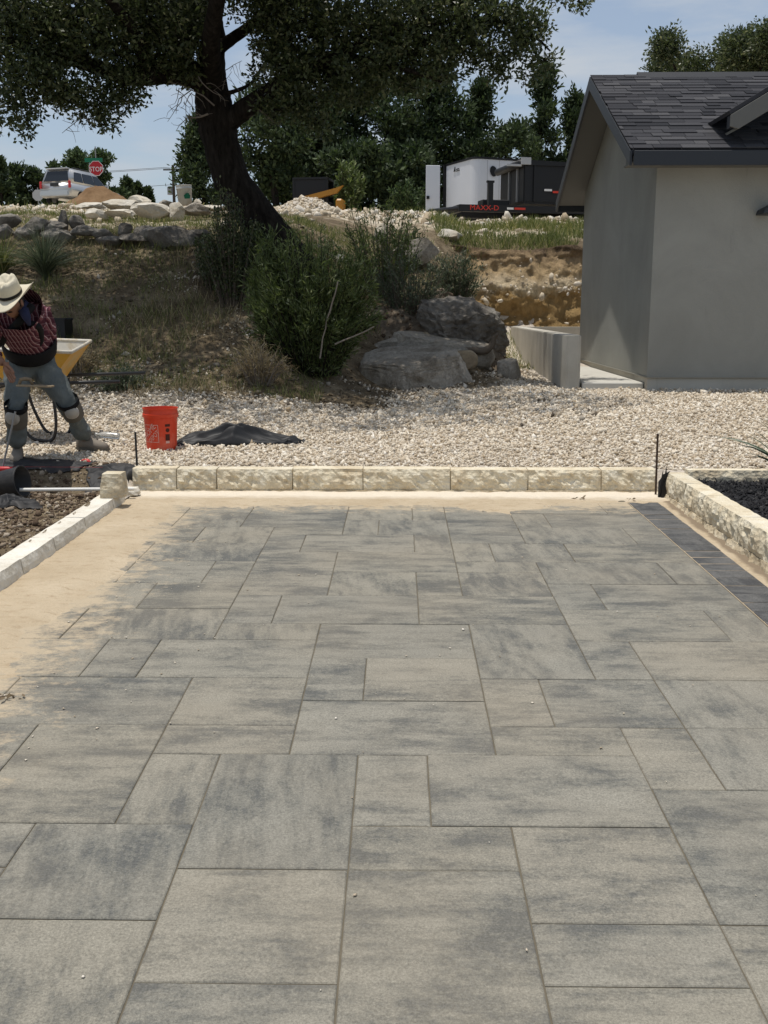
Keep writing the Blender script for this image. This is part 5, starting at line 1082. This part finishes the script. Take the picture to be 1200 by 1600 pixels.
K = dict(pel=at(47, 556, 8.55), abd=at(45, 530, 8.45), chest=at(38, 500, 8.28), neck=at(28, 484, 8.12), head=at(18, 472, 7.99),
         shR=at(66, 487, 8.30), elR=at(79, 532, 8.52), haR=at(66, 556, 8.66), shL=at(-10, 492, 8.16), elL=at(-14, 548, 8.02), wrL=at(6, 570, 7.93), haL=at(16, 586, 7.90),
         hipR=at(63, 572, 8.56), knR=at(108, 632, 8.50), anR=at(134, 688, 8.83), hipL=at(28, 573, 8.52), knL=at(25, 641, 8.18), anL=at(27, 700, 8.35))
body = {'pel': (K['pel'], .13), 'abd': (K['abd'], .13), 'chest': (K['chest'], .145), 'neck': (K['neck'], .06), 'head': (K['neck'].lerp(K['head'], .6), .06),
        'shR': (K['shR'], .06), 'elR': (K['elR'], .042), 'haR': (K['haR'], .032), 'shL': (K['shL'], .06), 'elL': (K['elL'], .042), 'wrL': (K['wrL'], .031),
        'hipR': (K['hipR'], .085), 'knR': (K['knR'], .055), 'anR': (K['anR'], .042), 'hipL': (K['hipL'], .085), 'knL': (K['knL'], .055), 'anL': (K['anL'], .042)}
BE = [('pel', 'abd'), ('abd', 'chest'), ('chest', 'neck'), ('neck', 'head'), ('chest', 'shR'), ('shR', 'elR'), ('elR', 'haR'), ('chest', 'shL'), ('shL', 'elL'), ('elL', 'wrL'), ('pel', 'hipR'), ('hipR', 'knR'), ('knR', 'anR'), ('pel', 'hipL'), ('hipL', 'knL'), ('knL', 'anL')]
bo = skin_obj('body', body, BE, 'skin', person, 'pel', 2, pb)
# head with face, merged into the body mesh
fd = Vector((-.12, -.86, -.36)).normalized(); hx = fd.cross(Vector((0, 0, 1))).normalized(); hu = hx.cross(fd).normalized(); HM = Matrix((hx, -fd, hu)).transposed()   # local: x side, -y face, z crown
vs, fs = icos(4); hv = []
for v in vs:
    p = Vector((v.x * .076, v.y * .098, v.z * .118)); z = v.z
    if z < 0: p.x *= 1 - .28 * z * z; p.y *= 1 - .10 * z * z
    if v.y < 0:
        fx = v.x; nose = math.exp(-(fx / .16) ** 2) * math.exp(-((z + .18) / .2) ** 2) * .026; sock = -.010 * sum(math.exp(-((fx - s * .38) / .17) ** 2) for s in (-1, 1)) * math.exp(-((z - .08) / .12) ** 2)
        mouth = -.005 * math.exp(-((z + .52) / .05) ** 2) * math.exp(-(fx / .3) ** 2); chin = .010 * math.exp(-((z + .85) / .2) ** 2) * math.exp(-(fx / .35) ** 2); brow = .005 * math.exp(-((z - .25) / .08) ** 2) * math.exp(-(fx / .5) ** 2)
        p.y -= nose + sock + mouth + chin + brow
    hv.append(HM @ p + K['head'] - pb)
hm = MB(); hm.add(hv, fs)
for s in (-1, 1): hm.lathe([(.004, -.01), (.02, -.006), (.026, .004), (.02, .008), (0, .004)], K['head'] - pb + HM @ Vector((s * .078, .005, -.01)), 10, HM @ Matrix.Rotation(R(90 * s), 3, 'Y') @ Matrix.Diagonal((1.3, .7, 1)), cap0=False)
ho_ = hm.build('head_tmp', MT['skin']); bm = bmesh.new(); bm.from_mesh(bo.data); bm.from_mesh(ho_.data); bm.to_mesh(bo.data); bm.free(); bpy.data.objects.remove(ho_)
bo.data.polygons.foreach_set('use_smooth', np.ones(len(bo.data.polygons), bool))
hp = lambda x, y, z: K['head'] - pb + HM @ Vector((x, y, z))
for s in (-1, 1):
    m = MB(); m.lathe([(.0, -.009), (.007, -.006), (.010, 0), (.007, .006), (0, .009)], hp(s * .030, -.083, .012), 10, cap0=False); m.build('eye', MT['hair'], person, smooth=True)
m = MB(); m.tube([hp(x, -.092 + x * x * 6, -.045) for x in np.linspace(-.035, .035, 7)], [.003, .007, .008, .007, .008, .007, .003], 6); m.build('moustache', MT['hair'], person, smooth=True)
m = MB(); m.lathe([(.080, -.03), (.083, .0), (.084, .04), (.07, .09)], K['head'] - pb + HM @ Vector((0, .018, 0)), 20, HM @ Matrix.Diagonal((1, 1.12, 1)), cap0=False, cap1=True); m.build('hair', MT['hair'], person, smooth=True)
# hands
def hand(w, d, n, mat, curl, name):
    d = Vector(d).normalized(); n = Vector(n).normalized(); s = d.cross(n).normalized(); w = Vector(w); J = {'w': (w, .026), 'p': (w + d * .055, (.034, .02))}; E_ = [('w', 'p')]
    for i, (off, l) in enumerate(((-.030, .066), (-.010, .076), (.011, .072), (.030, .056))):
        k0 = w + d * .085 + s * off; a1 = curl * .6; p1 = k0 + (d * math.cos(a1) + n * math.sin(a1)) * l * .5; a2 = curl * 1.5; p2 = p1 + (d * math.cos(a2) + n * math.sin(a2)) * l * .5
        for kk, p, r in (('a', k0, .0105), ('b', p1, .0095), ('c', p2, .008)): J[kk + str(i)] = (p, r)
        E_ += [('p', 'a%d' % i), ('a%d' % i, 'b%d' % i), ('b%d' % i, 'c%d' % i)]
    J['t0'] = (w + d * .03 - s * .034 + n * .008, .013); J['t1'] = (w + d * .062 - s * .048 + n * .022, .011); J['t2'] = (w + d * .085 - s * .044 + n * .038, .009); E_ += [('w', 't0'), ('t0', 't1'), ('t1', 't2')]
    return skin_obj(name, J, E_, mat, person, 'w', 1, pb)
hand(K['wrL'], K['haL'] - K['wrL'], (.35, -.3, -.55), 'skin', 1.1, 'hand')
hand(K['haR'], (-.5, .35, -.5), (-.3, .8, .1), 'skin', .7, 'hand')
# clothes
J = {'pel': (K['pel'], .182), 'hipR': (K['hipR'], .128), 'tR': (K['hipR'].lerp(K['knR'], .5), .116), 'knR': (K['knR'], .085), 'cR': (K['knR'].lerp(K['anR'], .5), .078), 'anR': (K['anR'].lerp(K['knR'], .04), .074), 'hipL': (K['hipL'], .128), 'tL': (K['hipL'].lerp(K['knL'], .5), .114), 'knL': (K['knL'], .080), 'cL': (K['knL'].lerp(K['anL'], .5), .078), 'anL': (K['anL'].lerp(K['knL'], .05), .076), 'wa': (K['pel'].lerp(K['abd'], .5), .165)}
jn = skin_obj('jeans', J, [('pel', 'wa'), ('pel', 'hipR'), ('hipR', 'tR'), ('tR', 'knR'), ('knR', 'cR'), ('cR', 'anR'), ('pel', 'hipL'), ('hipL', 'tL'), ('tL', 'knL'), ('knL', 'cL'), ('cL', 'anL')], 'denim', person, 'pel', 3, pb)
J = {'ab0': (K['pel'].lerp(K['abd'], .6), .188), 'abd': (K['abd'], .20), 'chest': (K['chest'], .208), 'up': (K['chest'].lerp(K['neck'], .5), .165), 'neck': (K['neck'], .078), 'shR': (K['shR'], .088), 'uR': (K['shR'].lerp(K['elR'], .55), .078), 'elR': (K['elR'], .066), 'wR': (K['elR'].lerp(K['haR'], .8), .052), 'shL': (K['shL'], .088), 'uL': (K['shL'].lerp(K['elL'], .55), .074), 'elL': (K['elL'], .062), 'wL': (K['elL'].lerp(K['wrL'], .55), .052)}
sh = skin_obj('shirt', J, [('ab0', 'abd'), ('abd', 'chest'), ('chest', 'up'), ('up', 'neck'), ('up', 'shR'), ('shR', 'uR'), ('uR', 'elR'), ('elR', 'wR'), ('up', 'shL'), ('shL', 'uL'), ('uL', 'elL'), ('elL', 'wL')], 'plaid', person, 'chest', 3, pb)
for o_, am in ((jn, .024), (sh, .018)):
    for v in o_.data.vertices:
        q = v.co * 9; v.co += Vector((mnoise.noise(q), mnoise.noise(q + Vector((7, 3, 1))), mnoise.noise(q + Vector((1, 9, 4))))) * am + Vector((mnoise.noise(q * 2.6), 0, mnoise.noise(q * 2.6 + Vector((4, 4, 4))))) * am * .5
# belly band of the back brace, straps, neckerchief
ax = (K['chest'] - K['pel']).normalized(); bx1 = ax.cross(Vector((0, 1, 0))).normalized(); by1 = bx1.cross(ax).normalized(); BM_ = Matrix((bx1, by1, ax)).transposed(); cen = K['pel'].lerp(K['abd'], .75) - pb
m = MB(); m.lathe([(.205, -.07), (.211, -.065), (.216, 0), (.213, .065), (.207, .07)], cen, 36, BM_ @ Matrix.Diagonal((1.02, .98, 1)), cap0=False); m.build('back_brace', MT['brace'], person, smooth=True)
def strap(pts, w): 
    P_ = [Vector(p) - pb for p in pts]; m = MB(); q, r_ = smooth_path(P_, [w] * len(P_), 5); m.tube(q, r_, 8); o = m.build('strap', MT['brace'], person, smooth=True); return o
strap([at(50, 478, 8.10), at(32, 500, 8.02), at(16, 518, 8.12), at(-4, 538, 8.25)], .034)
strap([at(44, 506, 8.06), at(60, 510, 8.12), at(64, 528, 8.26), at(58, 545, 8.33)], .026)
m = MB(); nc = K['neck'].lerp(K['head'], .25) - pb; NM = Matrix((hx, -fd, hu)).transposed(); m.lathe([(.085, -.03), (.10, -.02), (.105, .01), (.09, .035), (.075, .04)], nc, 22, NM, cap0=False); m.build('neckerchief', MT['navy'], person, smooth=True)
m = MB(); m.tube([at(36, 484, 7.98) - pb, at(42, 496, 7.97) - pb, at(46, 508, 8.0) - pb], [.04, .034, .012], 8, jit=.1); m.build('neckerchief_tail', MT['navy'], person, smooth=True)
# hat
hc = K['head'] - pb + HM @ Vector((0, .012, .055)); tl = Matrix.Rotation(R(7), 3, 'X'); TM = HM @ tl
m = MB(); na, nr = 64, 10; V = []; F = []
for side in (0, 1):
    for i in range(nr + 1):
        for j in range(na):
            t = 2 * math.pi * j / na; f = i / nr; rx, ry = .084 + f * .115, .102 + f * .10
            z = .075 * (abs(math.cos(t)) ** 2.2) * f ** 1.6 - .030 * (abs(math.sin(t)) ** 3) * f ** 1.4; xx = math.cos(t) * rx * (1 - .10 * abs(math.cos(t)) * f * f)
            V.append(hc + TM @ Vector((xx, math.sin(t) * ry * 1.08, z - side * .004)))
    o_ = side * (nr + 1) * na
    F += [(o_ + i * na + j, o_ + i * na + (j + 1) % na, o_ + (i + 1) * na + (j + 1) % na, o_ + (i + 1) * na + j) for i in range(nr) for j in range(na)]
F += [(nr * na + j, nr * na + (j + 1) % na, (nr + 1) * na + nr * na + (j + 1) % na, (nr + 1) * na + nr * na + j) for j in range(na)]
hat = MB().add(V, F).build('hat', MT['hat'], person, smooth=True)
V = []; F = []; prof = [(1.0, 0), (.99, .03), (.97, .06), (.93, .09), (.86, .112), (.72, .124), (.5, .118), (.28, .106), (.06, .100)]
for i, (f, z) in enumerate(prof):
    for j in range(na):
        t = 2 * math.pi * j / na; x, y = math.cos(t) * .086 * f, math.sin(t) * .106 * f
        pinch = 1 - .30 * max(0, z / .12) * max(0, -math.sin(t)) ** 1.5 * (abs(math.cos(t)) > .15) ; zz = z * 1.06 - .020 * math.exp(-(x / .018) ** 2) * max(0, (z - .09) / .03) - .016 * sum(math.exp(-((x - s * .045) / .012) ** 2) for s in (-1, 1)) * (y < .03) * max(0, (z - .085) / .035) + .018 * max(0, math.sin(t)) * z / .12
        V.append(hc + TM @ Vector((x * pinch, y, zz)))
F = [(i * na + j, i * na + (j + 1) % na, (i + 1) * na + (j + 1) % na, (i + 1) * na + j) for i in range(len(prof) - 1) for j in range(na)] + [tuple((len(prof) - 1) * na + j for j in range(na))]
MB().add(V, F).build('crown', MT['hat'], hat, smooth=True)
m = MB(); m.lathe([(1.0, .004), (1.015, .006), (1.012, .026), (.99, .028)], hc, 48, TM @ Matrix.Diagonal((.087, .107, 1)), cap0=False); m.build('hat_band', MT['hair'], hat, smooth=True)
# boots
def boot(an, toe, nm='boot'):
    an, toe = Vector(an), Vector(toe); d = toe - an; d.z = 0; L_ = d.length; d.normalize(); s = d.cross(Vector((0, 0, 1))); z0 = min(an.z, toe.z); m = MB(); V = []; secs = [(-.075, .036, .10), (-.05, .042, .12), (.0, .042, .12), (.05, .043, .095), (.10, .05, .07), (.15, .052, .058), (.19, .044, .048), (.215, .022, .03)]; n = 14
    g = toe.z
    for f, w, h in secs:
        for k in range(n):
            t = math.pi * k / (n - 1); x = math.cos(t) * w; z = max(0.0, math.sin(t)) ** .6 * h
            V.append(an + d * f + s * x + Vector((0, 0, g - an.z + z)) - pb)
    F = [(i * n + k, i * n + k + 1, (i + 1) * n + k + 1, (i + 1) * n + k) for i in range(len(secs) - 1) for k in range(n - 1)] + [tuple(range(n)), tuple(range((len(secs) - 1) * n, len(secs) * n))] + [(i * n, (i + 1) * n, (i + 1) * n + n - 1, i * n + n - 1) for i in range(len(secs) - 1)]
    b_ = m.add(V, F).build(nm, MT['boot'], person, smooth=True)
    so = MB(); pts = [(-.085, .036), (-.05, .048), (.05, .045), (.12, .056), (.18, .05), (.225, .02)]; out = [(f, w) for f, w in pts] + [(f, -w) for f, w in pts[::-1]]
    so.prism([an + d * f + s * w + Vector((0, 0, g - an.z - .018)) - pb for f, w in out], (0, 0, .022)); so.build('sole', MT['khaki'], b_)
boot(K['anR'], Vector((K['anR'].x + .2, K['anR'].y - .06, gr2 + .035))); boot(K['anL'], Vector((K['anL'].x + .05, K['anL'].y - .2, gl + .03)))
# knee pads
for kn, an, hi, sx in ((K['knR'], K['anR'], K['hipR'], .3), (K['knL'], K['anL'], K['hipL'], 0)):
    d = Vector((sx, -1, -.05)).normalized(); u_ = (kn - an).normalized(); d = (d - u_ * d.dot(u_)).normalized(); s = d.cross(u_); PMx = Matrix((s, u_, d)).transposed(); c = kn - pb - u_ * .02
    m = MB(); m.lathe([(.085, -.085), (.09, -.02), (.088, .05), (.084, .06)], c - u_ * .035, 22, Matrix((s, -d, u_)).transposed(), cap0=False); m.build('knee_pad_sleeve', MT['khaki'], person, smooth=True)
    m = MB(); m.lathe([(.088, -.022), (.093, -.018), (.093, .022), (.087, .026)], c + u_ * .055, 22, Matrix((s, -d, u_)).transposed(), cap0=False); m.build('knee_pad_strap', MT['brace'], person, smooth=True)
    m = MB(); m.lathe([(.058, .0), (.056, .02), (.04, .036), (.0, .042)], c + d * .068 - u_ * .005, 20, PMx @ Matrix.Diagonal((1, 1.15, 1)), cap0=True); m.build('knee_cap', MT['kneepad'], person, smooth=True)
# held float and leaning stake
fl = empty('hand_float', at(30, 602, 7.93), label='pale wooden hand float held by the worker', cat='hand tool')
m = MB(); m.box((.125, 0, -.004), (.27, .09, .014), Matrix.Rotation(R(2), 3, 'Y')); m.build('blade', MT['tanrock'], fl, bevel=.003); m = MB(); m.tube([(.0, 0, .006), (.015, 0, .045), (.05, 0, .05), (.09, 0, .045), (.105, 0, .004)], [.012, .014, .016, .014, .012], 8); m.build('grip', MT['tanrock'], fl, smooth=True)
a_ = at(24, 643, 8.05); b_ = at(1, 722, 8.03); b_.z = float(Zt(b_.x, b_.y)); bar('steel_stake', b_, a_, .008, 'galv', 'thin grey steel stake leaning against the worker knee', 'stake')

# ------------------------------------------------------------------ vehicles and signs beyond the crest
suvp = at(130, 330, 56); gz5 = 6.68; suv = empty('silver_suv', (suvp.x, 56, gz5), rz=R(-17), label='silver SUV seen from behind above the dirt pile', cat='car')
W2 = .93
m = MB(); side = [(-2.3, .45), (-2.36, .75), (-2.32, 1.05), (1.1, 1.05), (2.2, .95), (2.38, .7), (2.35, .4), (-2.25, .38)]
m.prism([(-W2, y, z) for y, z in side], (2 * W2, 0, 0)); m.build('body', MT['silver'], suv, bevel=.06, seg=3, smooth=True)
m = MB(); vs = []
for z, y0, y1, w in ((1.03, -2.26, 1.15, .90), (1.74, -2.02, .15, .72), (1.80, -1.85, .0, .66)): vs += [(-w, y0, z), (w, y0, z), (w, y1, z), (-w, y1, z)]
m.add(vs, [(3, 2, 1, 0), (8, 9, 10, 11)] + [(o + i, o + (i + 1) % 4, o + (i + 1) % 4 + 4, o + i + 4) for o in (0, 4) for i in range(4)]); m.build('cabin', MT['silver'], suv, bevel=.03, seg=2, smooth=True)
def quad(nm, pts, mat, par, th=.012):
    a, b, c = Vector(pts[0]), Vector(pts[1]), Vector(pts[2]); n = (b - a).cross(c - a).normalized(); m = MB(); m.prism([Vector(p) + n * .014 for p in pts], n * -th); return m.build(nm, MT[mat], par)
def rearp(x, z, o=.02): f = (z - 1.03) / .71; return (x * (.90 + f * -.18) / .9, -2.26 + .24 * f - o, z)
quad('rear_window', [rearp(-.76, 1.16), rearp(.76, 1.16), rearp(.72, 1.66), rearp(-.72, 1.66)], 'glass', suv)
def sidep(s, y, z, o=.014): f = (z - 1.03) / .71; return (s * (.90 - .18 * f + o), y, z)
for s in (-1, 1):
    for y0, y1, t0, t1 in ((-2.0, -1.2, -1.8, -1.2), (-1.12, -.2, -1.12, -.25), (-.12, .85, -.18, .2)):
        p = [sidep(s, y0, 1.14), sidep(s, y1, 1.14), sidep(s, t1, 1.62), sidep(s, t0, 1.62)]; quad('side_window', p if s > 0 else p[::-1], 'glass', suv)
    m = MB(); m.box((s * .85, -2.34, .98), (.12, .10, .34)); m.build('tail_light', MT['red'], suv, bevel=.02)
    m = MB(); m.tube([(s * .6, -1.7, 1.81), (s * .6, -1.6, 1.86), (s * .6, -.2, 1.86), (s * .6, -.1, 1.80)], .02, 6); m.build('roof_rail', MT['blackmetal'], suv)
    for y in (-1.5, 1.45):
        m = MB(); m.lathe([(.2, -.11), (.33, -.12), (.37, -.08), (.37, .08), (.33, .12), (.2, .11)], (s * .82, y, .37), 24, Matrix.Rotation(R(90), 3, 'Y'), cap0=True, cap1=True); wl_ = m.build('wheel', MT['tyre'], suv, smooth=True)
        m = MB(); m.lathe([(.0, -.125), (.2, -.125), (.2, .125), (0, .125)], (s * .82, y, .37), 18, Matrix.Rotation(R(90), 3, 'Y'), cap0=False); m.build('hub', MT['galv'], wl_)
    m = MB(); m.box((s * 1.02, .75, 1.15), (.2, .1, .15)); m.build('mirror', MT['silver'], suv, bevel=.02)
m = MB(); m.box((0, -2.43, .55), (1.7, .14, .26)); m.build('bumper', MT['silver'], suv, bevel=.04, seg=2)
m = MB(); m.box((0, -2.05, 1.79), (1.3, .22, .05)); m.build('spoiler', MT['silver'], suv, bevel=.02)
m = MB(); m.box((0, -2.40, .98), (.5, .02, .16)); m.build('plate_recess', MT['blackmetal'], suv)
def octsign(name, p, r, mat, zg, label, cat):
    root = empty(name, (p.x, p.y, zg), label=label, cat=cat); m = MB(); m.prism([(r * math.cos(R(22.5 + 45 * k)), 0, p.z - zg + r * math.sin(R(22.5 + 45 * k))) for k in range(8)], (0, .02, 0)); m.build('sign_plate', MT[mat], root)
    m = MB(); m.tube([(0, .05, -.2), (0, .05, p.z - zg + r + (.1 if mat == 'signback' else .75))], .03, 8); m.build('post', MT['galv'], root); return root
p = at(150, 263, 60); st_ = octsign('stop_sign', p, .43, 'signwhite', 6.7, 'red stop sign with green street sign above the silver car roof', 'stop sign')
m = MB(); m.prism([(.40 * math.cos(R(22.5 + 45 * k)), -.012, p.z - 6.7 + .40 * math.sin(R(22.5 + 45 * k))) for k in range(8)], (0, .011, 0)); m.build('red_face', MT['signred'], st_)
lettering('lettering', 'STOP', .36, MT['signwhite'], st_, (0, -.02, p.z - 6.7 - .06), (R(90), 0, 0), .004, .86)
q = at(146, 250, 60); m = MB(); m.box((q.x - p.x, .02, q.z - 6.7), (1.0, .02, .22)); m.build('street_name_blade', MT['signgreen'], st_)
octsign('sign_back', at(59, 305, 66), .36, 'signback', 6.9, 'bare grey back of an octagonal sign at far left', 'sign')
pl = at(270, 258, 120); up = empty('utility_pole', (pl.x, 120, 6), label='wooden utility pole with crossarm on the skyline', cat='utility pole')
m = MB(); m.tube([(0, 0, -.5), (0, 0, pl.z - 6)], [.2, .15], 8); m.build('pole', MT['pole'], up)
m = MB(); m.box((0, 0, pl.z - 6.5), (2.2, .12, .14)); m.build('crossarm', MT['pole'], up); m = MB(); m.lathe([(.28, 0), (.28, .8), (.2, .9)], (-.45, 0, pl.z - 9.2), 12, cap1=True); m.build('transformer', MT['galv'], up)
for k, (dx, dz, vL) in enumerate(((-1, .25, 'upper left'), (1, .25, 'upper right'), (0, -1.6, 'lower'))):
    for sgn, ex in ((-1, -70), (1, 70)):
        a = Vector((pl.x + dx, 120, pl.z - .5 + dz)); b = a + Vector((ex, 8 * sgn, -.5)); m = MB(); m.tube([a.lerp(b, t) - a - Vector((0, 0, 1.6 * math.sin(math.pi * t))) for t in np.linspace(0, 1, 14)], .022, 4)
        tag(m.build('power_line', MT['wire'], loc=a), 'thin power line strung from the utility pole, %s wire running %s' % (vL, 'left' if sgn < 0 else 'right'), 'power line', 'power lines on the utility pole')

# enclosed white trailer
ez = 4.42; ec = at(740, 330, 36.0); tw_ = empty('enclosed_trailer', (ec.x, 36, ez), rz=R(24), label='white enclosed cargo trailer with black trim behind the dump trailer', cat='trailer')
tl_, twd, th = 6.5, 2.35, 2.06
def rrect(x0, x1, y0, y1, r, n=6):
    out = []
    for cx, cy, a0 in ((x1 - .05, y0 + .05, -90), (x1 - .05, y1 - .05, 0), (x0 + r, y1 - r, 90), (x0 + r, y0 + r, 180)):
        rr_ = r if cx < x1 - .06 else .05
        out += [(cx + rr_ * math.cos(R(a0 + 90 * k / n)), cy + rr_ * math.sin(R(a0 + 90 * k / n))) for k in range(n + 1)]
    return out
m = MB(); m.prism([(x, y, .1) for x, y in rrect(0, tl_, 0, twd, .32)], (0, 0, th - .16)); b_ = m.build('body', MT['white'], tw_)
m = MB(); m.prism([(x, y, th - .06) for x, y in rrect(-.02, tl_ + .02, -.02, twd + .02, .33)], (0, 0, .07)); m.build('roof_trim', MT['black'], tw_)
for x, y in ((-.012, twd - .16), (1.95, -.012)): m = MB(); m.box((x + .0, y, th / 2 + .03), (.10, .10, th - .06)); m.build('corner_post', MT['black'], tw_)
m = MB(); m.box((3.6, -.02, .2), (6.0, .06, .25)); m.build('lower_trim', MT['black'], tw_)
m = MB(); m.prism([(.72 + .13 * math.cos(t) * (1 if math.cos(t) < 0 else 1.1), -.012, 1.62 + .17 * math.sin(t) - .03 * math.cos(t)) for t in np.linspace(0, 2 * math.pi, 14)[:-1]], (0, -.02, 0)); m.build('teardrop_vent', MT['black'], tw_)
for x in (.5, .96, 1.45, 2.5, 3.0): m = MB(); m.box((x, -.003, 1.05), (.012, .008, 1.85)); m.build('panel_seam', MT['signback'], tw_)
# small mark on the nose
m = MB(); m.prism([(-.012, 1.50, 1.74), (-.012, 1.40, 1.90), (-.012, 1.36, 1.74)], (-.012, 0, 0)); m.box((-.014, 1.20, 1.80), (.012, .22, .035)); m.box((-.014, 1.18, 1.745), (.012, .26, .03)); m.build('nose_logo', MT['black'], tw_)
m = MB(); m.box((-.10, 1.2, .02), (.5, 2.3, .14)); m.build('nose_frame', MT['black'], tw_)
dr_ = empty('trailer_door', at(676, 330, 37.6), label='open white trailer door panel left of the white trailer', cat='door'); dr_.location.z = 4.6; dr_.rotation_euler = (0, 0, R(8))
m = MB(); m.box((0, 0, .95), (.50, .05, 1.72)); m.build('panel', MT['white'], dr_, bevel=.01); m = MB(); m.box((-.18, -.05, .72), (.10, .06, .10)); m.build('latch', MT['black'], dr_); m = MB(); m.box((-.2, -.04, .1), (.10, .06, .3)); m.build('hinge', MT['black'], dr_)
# black dump trailer
dz_ = 3.93; dcn = at(800, 330, 32.5); dt_ = empty('dump_trailer', (dcn.x, 32.5, dz_), rz=R(14), label='black dump trailer with red lettering on its frame', cat='trailer')
m = MB()
for c, d in (((2.2, 0, .62), (4.4, 2.0, .06)), ((2.2, -1.0, 1.2), (4.4, .06, 1.1)), ((2.2, 1.0, 1.2), (4.4, .06, 1.1)), ((0, 0, 1.2), (.06, 2.0, 1.1)), ((4.4, 0, 1.2), (.06, 2.0, 1.1)), ((2.2, -1.03, 1.72), (4.5, .12, .1)), ((2.2, 1.03, 1.72), (4.5, .12, .1)), ((0, 0, 1.72), (.14, 2.1, .1))): m.box(c, d)
m.build('box', MT['black'], dt_)
for k in range(4): m = MB(); m.box((.3 + k * 1.3, -1.05, 1.18), (.06, .05, 1.05)); m.build('side_rib', MT['black'], dt_)
for y in (-.55, .15): m = MB(); m.box((-.05, y, 1.2), (.06, .08, 1.05)); m.build('front_rib', MT['galv'], dt_)
m = MB(); m.tube([(-.12, -1.05, 1.72), (-.12, 1.05, 1.72)], .11, 12); m.build('tarp_roll', MT['tarp'], dt_, smooth=True)
m = MB(); m.box((.0, -1.1, 1.78), (.30, .05, .2)); m.box((-.35, -1.05, 1.66), (.45, .05, .06)); m.build('tarp_arm', MT['signback'], dt_)
m = MB(); m.box((1.35, -1.02, .42), (6.7, .12, .2)); m.box((1.35, 1.02, .42), (6.7, .12, .2)); m.box((-1.95, 0, .42), (.12, 2.1, .2)); m.build('frame', MT['black'], dt_)
m = MB(); m.box((-.7, -.3, .62), (.85, .5, .22)); m.build('tool_box', MT['black'], dt_, bevel=.02)
m = MB(); m.box((-1.0, -.85, .85), (.14, .14, .75)); m.box((-1.0, -.85, 1.2), (.22, .1, .06)); m.build('jack', MT['black'], dt_)
m = MB(); m.tube([(-1.95, -.9, .42), (-2.6, 0, .40), (-1.95, .9, .42)], .07, 8); m.build('tongue', MT['black'], dt_)
lettering('lettering', 'MAXX-D', .20, MT['redlet'], dt_, (-1.25, -1.085, .43), (R(90), 0, 0), .004, 1.15)
lettering('model_lettering', 'D1X', .17, MT['redlet'], dt_, (2.95, -1.085, .43), (R(90), 0, 0), .004, 1.1)
for x, z, w, mt in ((-.45, .43, .2, 'signwhite'), (-.15, .43, .34, 'redlet'), (.72, .98, .24, 'signwhite'), (1.02, .93, .30, 'redlet'), (1.30, .93, .2, 'signwhite'), (1.58, .93, .30, 'redlet'), (1.25, .40, .06, 'redlet')):
    m = MB(); m.box((x, -1.082 if z > .6 else -1.085, z), (w, .01, .06)); m.build('reflector', MT[mt], dt_)
for x in (3.35, 4.2):
    for s in (-1, 1):
        m = MB(); m.lathe([(.2, -.1), (.33, -.12), (.37, -.08), (.37, .08), (.33, .12), (.2, .1)], (x, s * 1.2, .37), 26, Matrix.Rotation(R(90), 3, 'X'), cap0=True, cap1=True); w_ = m.build('wheel', MT['tyre'], dt_, smooth=True)
        m = MB(); m.lathe([(0, -.13), (.2, -.12), (.2, .12), (0, .13)], (x, s * 1.2, .37), 16, Matrix.Rotation(R(90), 3, 'X'), cap0=False); m.build('rim', MT['galv'], w_)
m = MB(); m.box((3.78, -1.2, .82), (1.95, .30, .04)); m.box((2.82, -1.2, .68), (.04, .30, .28)); m.build('fender', MT['black'], dt_)
# compact machine behind the gravel pile
mp_ = at(495, 318, 33); mc_ = empty('excavator', (mp_.x, 33, float(Zt(mp_.x, 33)) - .15), rz=R(-8), label='compact excavator with dark cab and yellow arm under the junipers', cat='excavator')
m = MB(); m.box((-.1, 0, 1.02), (1.1, .95, .06)); m.box((-.1, 0, .32), (1.05, .9, .08))
for x in (-.62, .42):
    for y in (-.42, .42): m.box((x, y, .67), (.07, .07, .7))
m.build('cab_frame', MT['black'], mc_)
for y in (-.43, .43): m = MB(); m.box((-.1, y, .68), (.98, .015, .62)); m.build('cab_glass', MT['black'], mc_)
m = MB(); m.box((-.15, .1, .1), (1.4, 1.2, .35)); m.build('chassis', MT['black'], mc_)
m = MB(); m.prism([(-.6, -.62, .22), (.75, -.62, .56), (.95, -.62, .78), (.70, -.62, .70), (-.6, -.62, .40)], (0, .16, 0)); m.build('arm', MT['yellowm'], mc_)
m = MB(); m.box((.85, -.5, .2), (.22, .5, .36)); m.build('counterweight', MT['yellowm'], mc_, bevel=.05)
for y in (-.5, .6): m = MB(); m.box((0, y, -.1), (1.7, .3, .35)); m.build('track', MT['tyre'], mc_, bevel=.1, seg=3)
